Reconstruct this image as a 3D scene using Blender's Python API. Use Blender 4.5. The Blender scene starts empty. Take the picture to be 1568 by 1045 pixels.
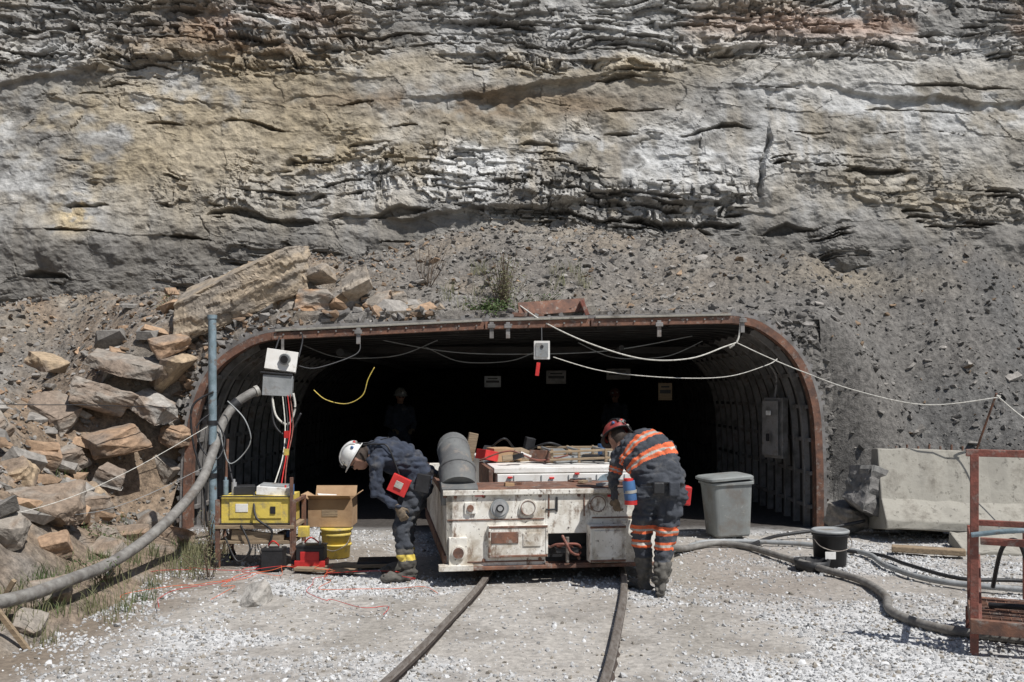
import bpy, bmesh, math, random
import numpy as np
from mathutils import Vector, Matrix, Euler
random.seed(7); rng=np.random.default_rng(7)
scene=bpy.context.scene
scene.view_settings.view_transform='Standard'; scene.view_settings.look='None'; scene.view_settings.exposure=0

# ---------------------------------------------------------------- noise
def hsh(i,j,k,s=0.0):
    v=np.sin(i*127.1+j*311.7+k*74.7+s*19.19)*43758.5453
    return v-np.floor(v)
def vn(x,y,z,s=0.0):
    x=np.asarray(x,float);y=np.asarray(y,float)+0*x;z=np.asarray(z,float)+0*x
    xi=np.floor(x);yi=np.floor(y);zi=np.floor(z)
    fx=x-xi;fy=y-yi;fz=z-zi
    fx=fx*fx*(3-2*fx);fy=fy*fy*(3-2*fy);fz=fz*fz*(3-2*fz)
    r=0
    for a in (0,1):
        for b in (0,1):
            for c in (0,1):
                w=(fx if a else 1-fx)*(fy if b else 1-fy)*(fz if c else 1-fz)
                r=r+w*hsh(xi+a,yi+b,zi+c,s)
    return r
def fbm(x,y,z=0.0,o=4,s=0.0):
    r=0;a=.5;t=0
    for i in range(o):
        r=r+a*vn(np.asarray(x)*2**i,np.asarray(y)*2**i,np.asarray(z)*2**i,s+i*3.7);t+=a;a*=.5
    return r/t
def sst(e0,e1,x):
    t=np.clip((x-e0)/(e1-e0),0,1);return t*t*(3-2*t)
def mixc(A,B,t):
    return A*(1-t[...,None])+np.asarray(B)*t[...,None]

# ---------------------------------------------------------------- materials
def nodes(name):
    m=bpy.data.materials.new(name);m.use_nodes=True
    nt=m.node_tree;b=nt.nodes['Principled BSDF'];return m,nt,b
def N(nt,t,**k):
    n=nt.nodes.new(t)
    for a,v in k.items(): setattr(n,a,v)
    return n
def noise_tex(nt,scale,detail=4,rough=.6,coord='Object',stretch=None):
    tc=N(nt,'ShaderNodeTexCoord');n=N(nt,'ShaderNodeTexNoise')
    n.inputs['Scale'].default_value=scale;n.inputs['Detail'].default_value=detail;n.inputs['Roughness'].default_value=rough
    if stretch:
        mp=N(nt,'ShaderNodeMapping');mp.inputs['Scale'].default_value=stretch
        nt.links.new(tc.outputs[coord],mp.inputs[0]);nt.links.new(mp.outputs[0],n.inputs['Vector'])
    else: nt.links.new(tc.outputs[coord],n.inputs['Vector'])
    return n
def ramp(nt,src,p0,p1,c0=(0,0,0,1),c1=(1,1,1,1)):
    r=N(nt,'ShaderNodeValToRGB');r.color_ramp.elements[0].position=p0;r.color_ramp.elements[1].position=p1
    r.color_ramp.elements[0].color=c0;r.color_ramp.elements[1].color=c1
    nt.links.new(src,r.inputs[0]);return r
def bump(nt,b,src,strength,dist):
    bp=N(nt,'ShaderNodeBump');bp.inputs['Strength'].default_value=strength;bp.inputs['Distance'].default_value=dist
    nt.links.new(src,bp.inputs['Height']);nt.links.new(bp.outputs[0],b.inputs['Normal'])
def c4(c): return (c[0],c[1],c[2],1)
def layer(nt,out,scale,lo,hi,col,detail=5,rough=.7,stretch=None):
    n2=noise_tex(nt,scale,detail,rough,stretch=stretch);r2=ramp(nt,n2.outputs[0],lo,hi)
    mx=N(nt,'ShaderNodeMix',data_type='RGBA')
    nt.links.new(r2.outputs[0],mx.inputs[0]);nt.links.new(out,mx.inputs[6]);mx.inputs[7].default_value=c4(col)
    return mx.outputs[2]
def mat(name,c,c2=None,scale=8,rough=.8,metal=0,bmp=.3,bd=.01,lo=.35,hi=.65,dirt=None,dscale=5,dlo=.55,dhi=.7,stretch=None,extra=()):
    m,nt,b=nodes(name)
    if c2 is None: c2=tuple(x*.7 for x in c)
    n=noise_tex(nt,scale,stretch=stretch);r=ramp(nt,n.outputs[0],lo,hi,c4(c2),c4(c))
    out=r.outputs[0]
    if dirt: out=layer(nt,out,dscale,dlo,dhi,dirt)
    for e_ in extra: out=layer(nt,out,e_[0],e_[1],e_[2],e_[3],stretch=e_[4] if len(e_)>4 else None)
    nt.links.new(out,b.inputs['Base Color'])
    b.inputs['Roughness'].default_value=rough;b.inputs['Metallic'].default_value=metal
    if bmp: 
        n3=noise_tex(nt,scale*4,2);bump(nt,b,n3.outputs[0],bmp,bd)
    return m
def attrmat(name,rough=.95,s1=6,var=.5,bmp=.6,bd=.02,stretch=None,d1=6,rg=.75):
    m,nt,b=nodes(name)
    a=N(nt,'ShaderNodeAttribute');a.attribute_name='Col'
    n=noise_tex(nt,s1,d1,rg,stretch=stretch)
    mr=N(nt,'ShaderNodeMapRange');mr.inputs[1].default_value=.32;mr.inputs[2].default_value=.68
    mr.inputs[3].default_value=1-var;mr.inputs[4].default_value=1+var
    nt.links.new(n.outputs[0],mr.inputs[0])
    vm=N(nt,'ShaderNodeVectorMath',operation='SCALE')
    nt.links.new(a.outputs['Color'],vm.inputs[0]);nt.links.new(mr.outputs[0],vm.inputs['Scale'])
    nt.links.new(vm.outputs[0],b.inputs['Base Color']);b.inputs['Roughness'].default_value=rough
    if bmp: bump(nt,b,n.outputs[0],bmp,bd)
    return m

M={}
M['cliff']=attrmat('cliff_rock',s1=5,var=.38,bmp=.85,bd=.06,stretch=(1,1,1.4),d1=7)
M['talus']=attrmat('talus_dirt',s1=14,var=.6,bmp=.9,bd=.04,d1=5)
M['ground']=attrmat('crushed_limestone',s1=18,var=.34,bmp=.7,bd=.018,d1=5)
M['stone']=attrmat('stone',s1=14,var=.35,bmp=.7,bd=.02,d1=4)
M['gravelstone']=attrmat('gravel_stone',s1=30,var=.12,bmp=0,d1=0)
M['rust']=mat('rusty_steel',(.22,.105,.065),(.095,.055,.042),scale=9,rough=.8,dirt=(.27,.24,.21),dscale=14)
M['rust_red']=mat('red_oxide_paint',(.26,.085,.06),(.13,.055,.04),scale=14,rough=.75,dirt=(.25,.2,.17),dscale=12,dlo=.54)
M['galv']=mat('galvanised_liner',(.30,.29,.28),(.13,.12,.11),scale=5,rough=.6,metal=.1,dirt=(.12,.08,.055))
M['galv_shade']=mat('shaded_liner',(.040,.038,.036),(.02,.018,.017),scale=4,rough=.85,dirt=(.035,.026,.02))  # shaded copy of the liner steel, tunnel darkness put into its colour
M['white']=mat('dirty_white_paint',(.80,.78,.72),(.60,.56,.48),scale=4,rough=.65,bmp=.25,bd=.006,lo=.3,hi=.62,dirt=(.30,.24,.17),dscale=3.4,dlo=.48,dhi=.68,extra=((9,.555,.66,(.20,.14,.10),(1,1,.45)),(26,.595,.66,(.09,.07,.06))))
M['white2']=mat('clean_white_paint',(.8,.79,.76),(.66,.63,.58),scale=4,rough=.5,bmp=.1,dirt=(.36,.30,.23),dscale=7,dlo=.56,dhi=.76)
M['black']=mat('black_rubber',(.022,.022,.024),(.012,.012,.013),rough=.55)
M['grey']=mat('grey_paint',(.32,.33,.33),(.22,.23,.23),scale=6,rough=.5,dirt=(.18,.15,.12))
M['dgrey']=mat('dark_grey_duct',(.15,.155,.15),(.10,.10,.10),scale=5,rough=.8,dirt=(.22,.19,.16),dscale=6,extra=((14,.6,.7,(.07,.065,.06)),))
M['bluegrey']=mat('blue_grey_pipe',(.24,.31,.35),(.13,.18,.20),scale=9,rough=.5,dirt=(.14,.09,.06),dscale=12)
M['hose']=mat('grey_hose',(.25,.24,.22),(.13,.12,.11),scale=12,rough=.7,dirt=(.12,.1,.08))
M['yellow']=mat('yellow_paint',(.72,.55,.10),(.55,.42,.10),scale=6,rough=.6,dirt=(.3,.25,.15),dscale=10,dlo=.52)
M['card']=mat('cardboard',(.42,.28,.16),(.32,.2,.11),scale=5,rough=.9)
M['wood']=mat('weathered_wood',(.33,.25,.16),(.18,.13,.085),scale=7,rough=.9,stretch=(1,12,12))
M['concrete']=mat('weathered_concrete',(.38,.36,.31),(.26,.245,.21),scale=3,rough=.9,bmp=.6,dirt=(.16,.145,.12),dscale=3,dlo=.50,dhi=.70,extra=((14,.58,.68,(.13,.12,.10)),))
M['red']=mat('red_plastic',(.62,.035,.03),(.42,.02,.02),rough=.5,bmp=0)
M['blue']=mat('blue_plastic',(.07,.16,.33),(.04,.09,.2),rough=.5,bmp=0)
M['orange']=mat('orange_reflective',(.76,.15,.05),(.50,.10,.035),scale=14,rough=.8,bmp=.2,dirt=(.25,.11,.06),dscale=8,dlo=.55)
M['silver']=mat('silver_tape',(.44,.42,.37),(.28,.265,.235),scale=14,rough=.5)
M['navy']=mat('navy_coverall',(.040,.050,.075),(.022,.027,.040),scale=9,rough=.95,bmp=.5,bd=.01,dirt=(.10,.095,.09),dscale=5,dlo=.56,dhi=.75)
M['charcoal']=mat('charcoal_trousers',(.060,.066,.078),(.032,.036,.045),scale=9,rough=.95,bmp=.5,bd=.01,dirt=(.15,.14,.125),dscale=5,dlo=.54,dhi=.75)
M['boot']=mat('dusty_boots',(.13,.12,.105),(.06,.057,.05),scale=12,rough=.9)
M['skin']=mat('skin',(.36,.20,.14),(.28,.15,.105),scale=20,rough=.6,bmp=.1)
M['glove']=mat('work_glove',(.20,.15,.10),(.10,.08,.06),scale=20,rough=.9)
M['hair']=mat('hair',(.05,.035,.025),(.03,.02,.015),scale=60,rough=.8)
M['hatw']=mat('white_hardhat',(.8,.8,.78),(.66,.65,.61),scale=8,rough=.35,bmp=0,dirt=(.35,.32,.28),dscale=16,dlo=.6)
M['hatr']=mat('red_hardhat',(.34,.05,.04),(.20,.03,.03),scale=16,rough=.4,bmp=0)
M['steel']=mat('worn_rail_steel',(.27,.245,.22),(.15,.125,.105),scale=16,rough=.5,metal=.4,stretch=(3,.6,3))
M['railside']=mat('rail_side',(.07,.052,.042),(.04,.03,.026),rough=.9)
M['rope']=mat('white_rope',(.66,.64,.58),(.45,.43,.38),scale=30,rough=.9)
M['leaf']=mat('leaf',(.085,.13,.035),(.045,.075,.02),scale=6,rough=.7,bmp=0)
M['drygrass']=mat('dry_grass',(.20,.19,.10),(.11,.12,.055),scale=5,rough=.9,bmp=0)
M['twig']=mat('twig',(.13,.09,.06),rough=.9)
M['glass']=mat('lamp_glass',(.5,.5,.48),(.3,.3,.3),rough=.1,bmp=0)
M['can']=mat('grey_plastic_bin',(.255,.27,.26),(.19,.20,.195),scale=3,rough=.6,bmp=.05,dirt=(.17,.15,.13),dscale=4,dlo=.5,dhi=.7,extra=((20,.6,.7,(.33,.33,.3)),))

# ---------------------------------------------------------------- mesh helpers
def link(o,parent=None):
    scene.collection.objects.link(o)
    if parent: o.parent=parent
    return o
def fast(name,V,F,mat=None,col=None,smooth=False,parent=None):
    V=np.ascontiguousarray(V,dtype=np.float32);F=np.ascontiguousarray(F,dtype=np.int32)
    me=bpy.data.meshes.new(name);k=F.shape[1]
    me.vertices.add(len(V));me.vertices.foreach_set('co',V.ravel())
    me.loops.add(F.size);me.loops.foreach_set('vertex_index',F.ravel())
    me.polygons.add(len(F));me.polygons.foreach_set('loop_start',np.arange(0,F.size,k,dtype=np.int32))
    try: me.polygons.foreach_set('loop_total',np.full(len(F),k,dtype=np.int32))
    except Exception: pass
    me.polygons.foreach_set('use_smooth',np.full(len(F),smooth))
    if col is not None:
        a=me.color_attributes.new('Col','FLOAT_COLOR','POINT')
        c=np.ones((len(V),4),np.float32);c[:,:3]=col;a.data.foreach_set('color',c.ravel())
    me.update(calc_edges=True);me.validate()
    if mat: me.materials.append(mat)
    o=bpy.data.objects.new(name,me);return link(o,parent)
def gridfaces(nx,ny):
    i=np.arange(nx-1)[:,None];j=np.arange(ny-1)[None,:]
    a=(i*ny+j).ravel();return np.stack([a,a+ny,a+ny+1,a+1],1)

def smooth_pts(pts,n=8):
    P=[Vector(p) for p in pts];out=[]
    for i in range(len(P)-1):
        p0=P[max(i-1,0)];p1=P[i];p2=P[i+1];p3=P[min(i+2,len(P)-1)]
        for k in range(n):
            t=k/n;out.append(.5*((2*p1)+(p2-p0)*t+(2*p0-5*p1+4*p2-p3)*t*t+(3*p1-p0-3*p2+p3)*t**3))
    out.append(P[-1]);return out
class B:
    def __init__(s): s.v=[];s.f=[];s.m=[];s.mats=[];s.sm=[]
    def add(s,vs,fs,mat,smooth=False,X=None):
        if mat not in s.mats: s.mats.append(mat)
        k=s.mats.index(mat);o=len(s.v)
        for v in vs:
            v=Vector(v)
            if X is not None: v=X@v
            s.v.append(v)
        for f in fs: s.f.append([i+o for i in f]);s.m.append(k);s.sm.append(smooth)
    def box(s,c,sz,mat,rot=(0,0,0),taper=1.0):
        X=Matrix.Translation(c)@Euler(rot).to_matrix().to_4x4();hx,hy,hz=[q/2 for q in sz]
        vs=[]
        for z in (-hz,hz):
            k=taper if z>0 else 1
            vs+=[(-hx*k,-hy*k,z),(hx*k,-hy*k,z),(hx*k,hy*k,z),(-hx*k,hy*k,z)]
        s.add(vs,[(3,2,1,0),(4,5,6,7),(0,1,5,4),(1,2,6,5),(2,3,7,6),(3,0,4,7)],mat,False,X)
    def cyl(s,p0,p1,r,mat,r1=None,seg=16,cap=True,smooth=True):
        p0=Vector(p0);p1=Vector(p1);r1=r if r1 is None else r1
        q=(p1-p0).to_track_quat('Z','Y').to_matrix()
        vs=[]
        for p,rr in ((p0,r),(p1,r1)):
            for i in range(seg):
                a=2*math.pi*i/seg;vs.append(p+q@Vector((rr*math.cos(a),rr*math.sin(a),0)))
        s.add(vs,[(i,(i+1)%seg,seg+(i+1)%seg,seg+i) for i in range(seg)],mat,smooth)
        if cap:
            s.add(vs[:seg],[list(range(seg))[::-1]],mat);s.add(vs[seg:],[list(range(seg))],mat)
    def tube(s,pts,r,mat,seg=8,n=8,smooth=True):
        P=smooth_pts(pts,n) if n>1 else [Vector(p) for p in pts]
        vs=[];up=Vector((0.02,.03,1))
        for i,p in enumerate(P):
            t=(P[min(i+1,len(P)-1)]-P[max(i-1,0)]).normalized()
            a=t.cross(up)
            if a.length<.05: a=t.cross(Vector((1,0,0)))
            a.normalize();b=t.cross(a)
            for k in range(seg):
                w=2*math.pi*k/seg;vs.append(p+a*r*math.cos(w)+b*r*math.sin(w))
        fs=[]
        for i in range(len(P)-1):
            for k in range(seg):
                fs.append((i*seg+k,i*seg+(k+1)%seg,(i+1)*seg+(k+1)%seg,(i+1)*seg+k))
        fs.append(list(range(seg))[::-1]);fs.append([len(P)*seg-seg+k for k in range(seg)])
        s.add(vs,fs,mat,smooth)
    def ell(s,c,ax,mat,F=None,seg=16,rings=10):
        F=F or Matrix.Identity(3);c=Vector(c);vs=[c+F@Vector((0,0,ax[2]))]
        for i in range(1,rings):
            a=math.pi*i/rings
            for k in range(seg):
                w=2*math.pi*k/seg
                vs.append(c+F@Vector((ax[0]*math.sin(a)*math.cos(w),ax[1]*math.sin(a)*math.sin(w),ax[2]*math.cos(a))))
        vs.append(c-F@Vector((0,0,ax[2])));fs=[]
        for k in range(seg):
            fs.append((0,1+k,1+(k+1)%seg))
            for i in range(rings-2):
                o=1+i*seg;fs.append((o+k,o+seg+k,o+seg+(k+1)%seg,o+(k+1)%seg))
            o=1+(rings-2)*seg;fs.append((o+(k+1)%seg,o+k,len(vs)-1))
        s.add(vs,fs,mat,True)
    def cap(s,a,b,ra,rb,mat):
        s.cyl(a,b,ra,mat,rb,seg=16);s.ell(a,(ra,)*3,mat,seg=14,rings=8);s.ell(b,(rb,)*3,mat,seg=14,rings=8)
    def lathe(s,prof,origin,mat,seg=28,rot=(0,0,0),sx=1,sy=1,smooth=True):
        X=Matrix.Translation(origin)@Euler(rot).to_matrix().to_4x4();vs=[]
        for r,z in prof:
            for k in range(seg):
                w=2*math.pi*k/seg;vs.append((r*sx*math.cos(w),r*sy*math.sin(w),z))
        fs=[]
        for i in range(len(prof)-1):
            for k in range(seg): fs.append((i*seg+k,i*seg+(k+1)%seg,(i+1)*seg+(k+1)%seg,(i+1)*seg+k))
        fs.append(list(range(seg))[::-1]);fs.append([(len(prof)-1)*seg+k for k in range(seg)])
        s.add(vs,fs,mat,smooth,X)
    def obj(s,name,bevel=0,parent=None,X=None):
        me=bpy.data.meshes.new(name);me.from_pydata([tuple(v) for v in s.v],[],s.f)
        for m in s.mats: me.materials.append(m)
        me.polygons.foreach_set('material_index',s.m);me.polygons.foreach_set('use_smooth',s.sm);me.update()
        o=bpy.data.objects.new(name,me);link(o,parent)
        if X is not None: o.matrix_world=X
        if bevel:
            md=o.modifiers.new('bevel','BEVEL');md.width=bevel;md.segments=2;md.limit_method='ANGLE';md.angle_limit=math.radians(40)
        return o
def empty(name):
    e=bpy.data.objects.new(name,None);scene.collection.objects.link(e);return e

# ---------------------------------------------------------------- terrain functions
def xl(y): return np.interp(y,[4,7,9,10.5,11.5],[-3.2,-2.95,-3.0,-3.4,-4.1])
def Hgen(x,y):
    g=1.36*(y-11.25-0.22*np.sin(x*1.7))
    s=xl(y)-x
    hl=np.interp(s,[0,.35,.75,1.5,3,6,14],[0,.22,.34,.92,2.1,3.9,7])
    hl=np.where(s<0,s*.5,hl)
    k=.25;h=np.logaddexp(g/k,hl/k)*k
    return np.where(h<.05,-.2,h-.15)
def H(x,y):
    x=np.asarray(x,float);y=np.asarray(y,float)
    hg=Hgen(x,y);ax=np.abs(x+.115)
    hp=2.62+.76*np.maximum(y-11.95,0)
    w=1-sst(4.1,np.where(x<0,6.4,5.7),ax)
    y0=11.7-np.maximum(ax-4.1,0)*np.where(x<0,1.5,.9)
    st=sst(y0,11.97,y)
    h=np.maximum(hg,hg*(1-w*st)+hp*w*st)
    cp=np.interp(x,[-14,-8,-5.5,-3,0,3,4.8,6.2,8,14],[3.4,3.05,3.1,3.75,4.15,4.0,3.6,4.1,4.5,4.6])+.35*(fbm(x*.9,3,0,4,17)-.5)*2+.30*np.maximum(y-14.3,0)
    k=.18;return np.where(y>11.6,-np.logaddexp(-h/k,-cp/k)*k,h)
def Hn(x,y):
    h=H(x,y);n=(fbm(x*1.1,y*1.1,0,5,1)-.5)*.42+(fbm(x*6,y*6,0,3,5)-.5)*.13
    n=n*(1-(1-sst(11.95,12.7,y))*sst(4.6,4.2,np.abs(x+.115))*sst(11.5,11.8,y))
    return h+n*sst(0,.6,h)
def Gz(x,y):
    return (fbm(x*.9,y*.9,0,3,2)-.5)*.05*sst(14,4,np.abs(y-8)) +(fbm(x*9,y*9,0,3,8)-.5)*.018

AP=[(-4.02,-.1),(-4.01,.5),(-3.99,.95),(-3.92,1.45),(-3.72,1.92),(-3.38,2.22),(-2.88,2.39),(-1.5,2.47),(0,2.52),(1.5,2.56),(2.74,2.58),(3.2,2.42),(3.55,2.06),(3.74,1.54),(3.79,.9),(3.80,.4),(3.80,-.1)]
AR=[(p.x,p.z) for p in smooth_pts([(a,0,b) for a,b in AP],5)]
def aoff(d):
    out=[]
    for i,(x,z) in enumerate(AR):
        x0,z0=AR[max(i-1,0)];x1,z1=AR[min(i+1,len(AR)-1)]
        tx,tz=x1-x0,z1-z0;L=math.hypot(tx,tz);out.append((x-tz/L*d,z+tx/L*d))
    return out

# ---------------------------------------------------------------- ground
def axis(fine0,fine1,step,far0,far1):
    a=list(np.arange(fine0,fine1,step));lo=[];x=fine0;s=step
    while x>far0: s*=1.35;x-=s;lo.append(x)
    hi=[];x=a[-1];s=step
    while x<far1: s*=1.35;x+=s;hi.append(x)
    return np.array(lo[::-1]+a+hi)
gx=axis(-6.5,6.5,.045,-160,160);gy=axis(3.5,13,.045,-160,34)
X,Y=np.meshgrid(gx,gy,indexing='ij')
Z=Gz(X,Y)
def ground_col(X,Y):
    base=np.zeros(X.shape+(3,))+np.array([.53,.53,.525])
    n=fbm(X*.8,Y*1.1,0,5,11);n3=fbm(X*2.6,Y*3.4,0,4,12)
    base=mixc(base,[.34,.315,.28],sst(.44,.62,n)*.9)
    base=mixc(base,[.235,.215,.19],sst(.52,.68,n3)*.7)
    d=np.exp(-(((X-2.0)/1.3)**2+((Y-8.9)/1.5)**2))
    base=mixc(base,[.25,.22,.19],np.clip(d*1.2*(.5+n),0,.9))
    d=np.exp(-(((X+2.3)/1.6)**2+((Y-5.6)/.55)**2))
    base=mixc(base,[.30,.275,.245],np.clip(d*1.3*(.4+n),0,.85))
    d=np.exp(-((X-np.interp(Y,[4,8,10],[.9,1.5,1.6]))/.18)**2)+np.exp(-((X-np.interp(Y,[4,8,10],[-1.4,-.8,-.7]))/.2)**2)
    base=mixc(base,[.26,.24,.21],np.clip(d*(n+.15),0,.75))
    base=mixc(base,[.18,.145,.11],sst(-2.3,-3.1,X)*sst(.3,.6,n+.1))
    d=np.exp(-(((X+1.8)/1.2)**2+((Y-9.5)/.9)**2))
    base=mixc(base,[.20,.17,.14],d*.88)
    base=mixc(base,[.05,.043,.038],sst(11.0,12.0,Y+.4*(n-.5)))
    return base
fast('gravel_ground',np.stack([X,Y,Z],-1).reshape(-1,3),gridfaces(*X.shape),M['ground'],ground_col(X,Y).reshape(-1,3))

# ---------------------------------------------------------------- talus slope
tx=axis(-9,9,.045,-40,40);ty=np.concatenate([np.arange(-6,4,.5),np.arange(4,11,.055),np.arange(11,12.4,.03),np.arange(12.4,15.8,.05),np.arange(15.8,19,.5)])
X,Y=np.meshgrid(tx,ty,indexing='ij');Z=Hn(X,Y)
def talus_col(X,Y,Z):
    n=fbm(X*.7,Y*.9,Z*.7,5,21);n2=fbm(X*3,Y*3,Z*3,4,22);R=sst(1.8,4.0,X)
    c=np.zeros(X.shape+(3,))+np.array([.165,.150,.132])
    c=mixc(c,[.225,.185,.14],sst(.45,.65,fbm(X*1.5,Y*1.5,Z*1.5,4,23))*.6*(1-R))
    c=mixc(c,[.235,.172,.118],sst(-1.8,-4.0,X)*sst(.32,.6,n)*.9)
    c=mixc(c,[.105,.102,.097],R*(.55+.4*sst(.62,.35,n)))
    c=mixc(c,[.29,.28,.26],sst(.54,.74,n2)*.45*(1-.65*R))
    c=mixc(c,[.32,.31,.29],sst(.55,.1,Z)*sst(3,4,X)*.8)
    c=mixc(c,[.25,.22,.175],sst(13.0,14.2,Y)*.5*sst(.42,.6,n2)*(1-.5*R))
    c=mixc(c,[.24,.195,.135],np.exp(-((X-4.6)/1.2)**2-((Z-3.4)/.3)**2)*sst(.4,.6,n)*.55)
    return c
C=talus_col(X,Y,Z).reshape(-1,3)
F=gridfaces(*X.shape);V=np.stack([X,Y,Z],-1).reshape(-1,3)
fc=V[F].mean(1);keep=~((fc[:,0]>-4.12)&(fc[:,0]<3.9)&(fc[:,1]<11.96)&(fc[:,1]>10.4))
keep&=~(V[F][:,:,2].max(1)<-.12)
fast('talus_slope',V,F[keep],M['talus'],C,smooth=False)
rows=[]
offs=[(.02,11.80),(.08,11.77),(.16,11.78),(.24,11.80),(.34,11.85),(.45,11.92),(.58,12.0),(.75,12.1)]
nr=260
for d,y in offs:
    p=np.array(aoff(d));t=np.linspace(0,len(p)-1,nr);px=np.interp(t,np.arange(len(p)),p[:,0]);pz=np.interp(t,np.arange(len(p)),p[:,1])
    rows.append(np.stack([px,np.full(nr,y),np.minimum(pz,2.72)],1))
R=np.array(rows);n=fbm(R[...,0]*5,R[...,2]*5,R[...,1]*5,4,31)-.5
R[1:,:,1]+=n[1:]*.20;R[1:,:,2]+=n[1:]*.06
fast('portal_bank',R.reshape(-1,3),gridfaces(len(offs),nr),M['talus'],talus_col(R[...,0],R[...,1],R[...,2]).reshape(-1,3))

# ---------------------------------------------------------------- cliff
cx=axis(-9.6,9.6,.0205,-45,45);cz=np.concatenate([np.arange(2.72,8.6,.0155),np.arange(8.6,16,.25)])
X,Z=np.meshgrid(cx,cz,indexing='ij')
def beds(seed,ths):
    r2=random.Random(seed);ed=[-2]
    while ed[-1]<22: ed.append(ed[-1]+r2.choice(ths))
    return np.array(ed)
def blocks(zw,ed,xw,w0,w1,sd):
    bi=np.clip(np.searchsorted(ed,zw)-1,0,len(ed)-2);th=ed[bi+1]-ed[bi];fr=(zw-ed[bi])/th
    wi=w0+w1*hsh(bi,2,sd)**2;bx=xw/wi+9*hsh(bi,3,sd);blk=np.floor(bx);fb=bx-blk
    return bi,fr,blk,np.minimum(fb,1-fb)*wi,hsh(bi,blk,5+sd)
low=fbm(X*.3,Z*.5,0,3,41)-.5
warp=low*.8+(fbm(X*1.4,Z*1.6,0,4,42)-.5)*.24+.03*X
xw=X+(fbm(X*1.5,Z*2.5,0,4,43)-.5)*.7+.25*Z*(fbm(X*.4,Z*.4,0,2,40)-.5)*2
bi,fr,blk,ej,hk=blocks(Z+warp,beds(5,[.035,.05,.07,.09,.13]),xw,.08,.42,0)
BI,FR,BLK,EJ,HK=blocks(Z+warp*.9+.3,beds(9,[.3,.42,.55,.75]),xw*1.0+3,.6,1.6,3)
pt=fbm(X*.6,Z*1.1,0,4,44);pt2=fbm(X*1.9,Z*3.2,0,4,54)
zone=np.exp(-((Z-4.80+.05*X+.25*np.sin(X*.9))/.48)**2)*(.35+.90*np.exp(-((X-.4)/4.0)**2))+.80*sst(6.6,7.05,Z+.15*np.sin(X*1.3))+.5*np.exp(-((X+6.2)/2)**2-((Z-7.0)/.6)**2)+.16
Mk=sst(.42,.60,pt*.42+pt2*.36+zone*.22)*np.clip(zone+.14,0,1)
Mk=Mk*(1-.9*np.exp(-((X-6.2)/2.2)**2-((Z-5.9)/.6)**2))*(1-.8*np.exp(-((X+5)/2.8)**2-((Z-5.7)/.8)**2))
p=(hk-.5)*.16*Mk+(HK-.5)*.10*(.35+Mk*.8)
bedn=vn(X*.8,bi*5.3,0,77)-.5
p+=bedn*.075*(Mk+.06)
p-=.05*Mk*np.exp(-(ej/.010)**2)*(hsh(bi,blk,9)>.45)+.05*np.exp(-(EJ/.016)**2)*(hsh(BI,BLK,8)>.65)*sst(.4,.6,pt2)
sn=fbm(X*1.7,bi*3.3,0,3,45)
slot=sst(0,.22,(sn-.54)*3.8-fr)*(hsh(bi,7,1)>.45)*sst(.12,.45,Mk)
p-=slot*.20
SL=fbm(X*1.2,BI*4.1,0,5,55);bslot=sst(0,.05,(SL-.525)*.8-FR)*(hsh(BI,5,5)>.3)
p-=bslot*.18
zl=6.44+.14*np.sin(X*.55+.4)+.22*(fbm(X*1.2,0,0,5,46)-.5)*2-.02*np.maximum(-X,0)
la=.01+.16*np.exp(-((X-.4)/1.5)**2)+.11*np.exp(-((X-6.6)/1.9)**2)+.08*(fbm(X*1.6,3,0,3,47)-.45)
p+=np.maximum(la,0)*sst(-.015,.02,Z-zl)*(1-.9*sst(.1,.9,Z-zl))
zl2=6.95+.17*(X+5.5)+.22*(fbm(X*1.7,9,0,4,48)-.5)
p+=.10*sst(-.02,.03,Z-zl2)*sst(-3.2,-4.2,X)*(1-.8*sst(0,.7,Z-zl2))
zl3=4.50+.14*np.sin(X*.8)+.34*(fbm(X*1.3,5,0,5,49)-.5)
a3=np.exp(-((X-.6)/3.0)**4)*sst(.30,.5,fbm(X*1.1,8,0,3,56))
p+=.17*a3*sst(-.015,.02,Z-zl3)*(1-.9*sst(.1,.9,Z-zl3))
xf=3.92+.12*np.sin(Z*2.3)+.10*(fbm(Z*5,0,0,4,50)-.5)
p+=.12*sst(-.02,.02,X-xf)*(1-sst(0,1.4,X-xf))*sst(4.5,4.8,Z)*sst(6.1,5.5,Z)
p-=.12*np.exp(-((X-xf)/.022)**2)*sst(4.6,4.9,Z)*sst(5.9,5.5,Z)
p+=.18*np.abs(fbm(X*.9,Z*.35,0,3,57)-.5)*2*sst(3.5,5,X)*sst(6.5,6.0,Z)
rid=1-np.abs(fbm(X*1.6,Z*1.8,0,4,58)*2-1)
p+=(fbm(X*.5,Z*.5,0,3,51)-.5)*.26+(rid-.7)*.07+(fbm(X*3,Z*4.0,0,5,52)-.5)*.14+(fbm(X*11,Z*14,0,3,53)-.5)*.055*(Mk+.5)
Yc=14.2+.25*(Z-4)+np.maximum(3.9-Z,0)*.25-p
Yc=np.where(Z>8.6,Yc+(Z-8.6)*.3,Yc)
nA=fbm(X*.55,Z*.8,0,5,61);nB=fbm(X*1.2,Z*1.7,0,5,62);nC=fbm(X*5,Z*6,0,4,63);nV=fbm(X*3.2,Z*.5,0,4,66)
def gs(x0,z0,sx,sz): return np.exp(-((X-x0)/sx)**2-((Z-z0)/sz)**2)
C=np.zeros(X.shape+(3,))+np.array([.32,.31,.288])
C=mixc(C,[.41,.405,.39],sst(.42,.62,nB)*.8)
C=mixc(C,[.205,.197,.183],sst(.56,.38,nB)*.75)
C=mixc(C,[.30,.262,.20],sst(.46,.64,nA)*.45)
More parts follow.
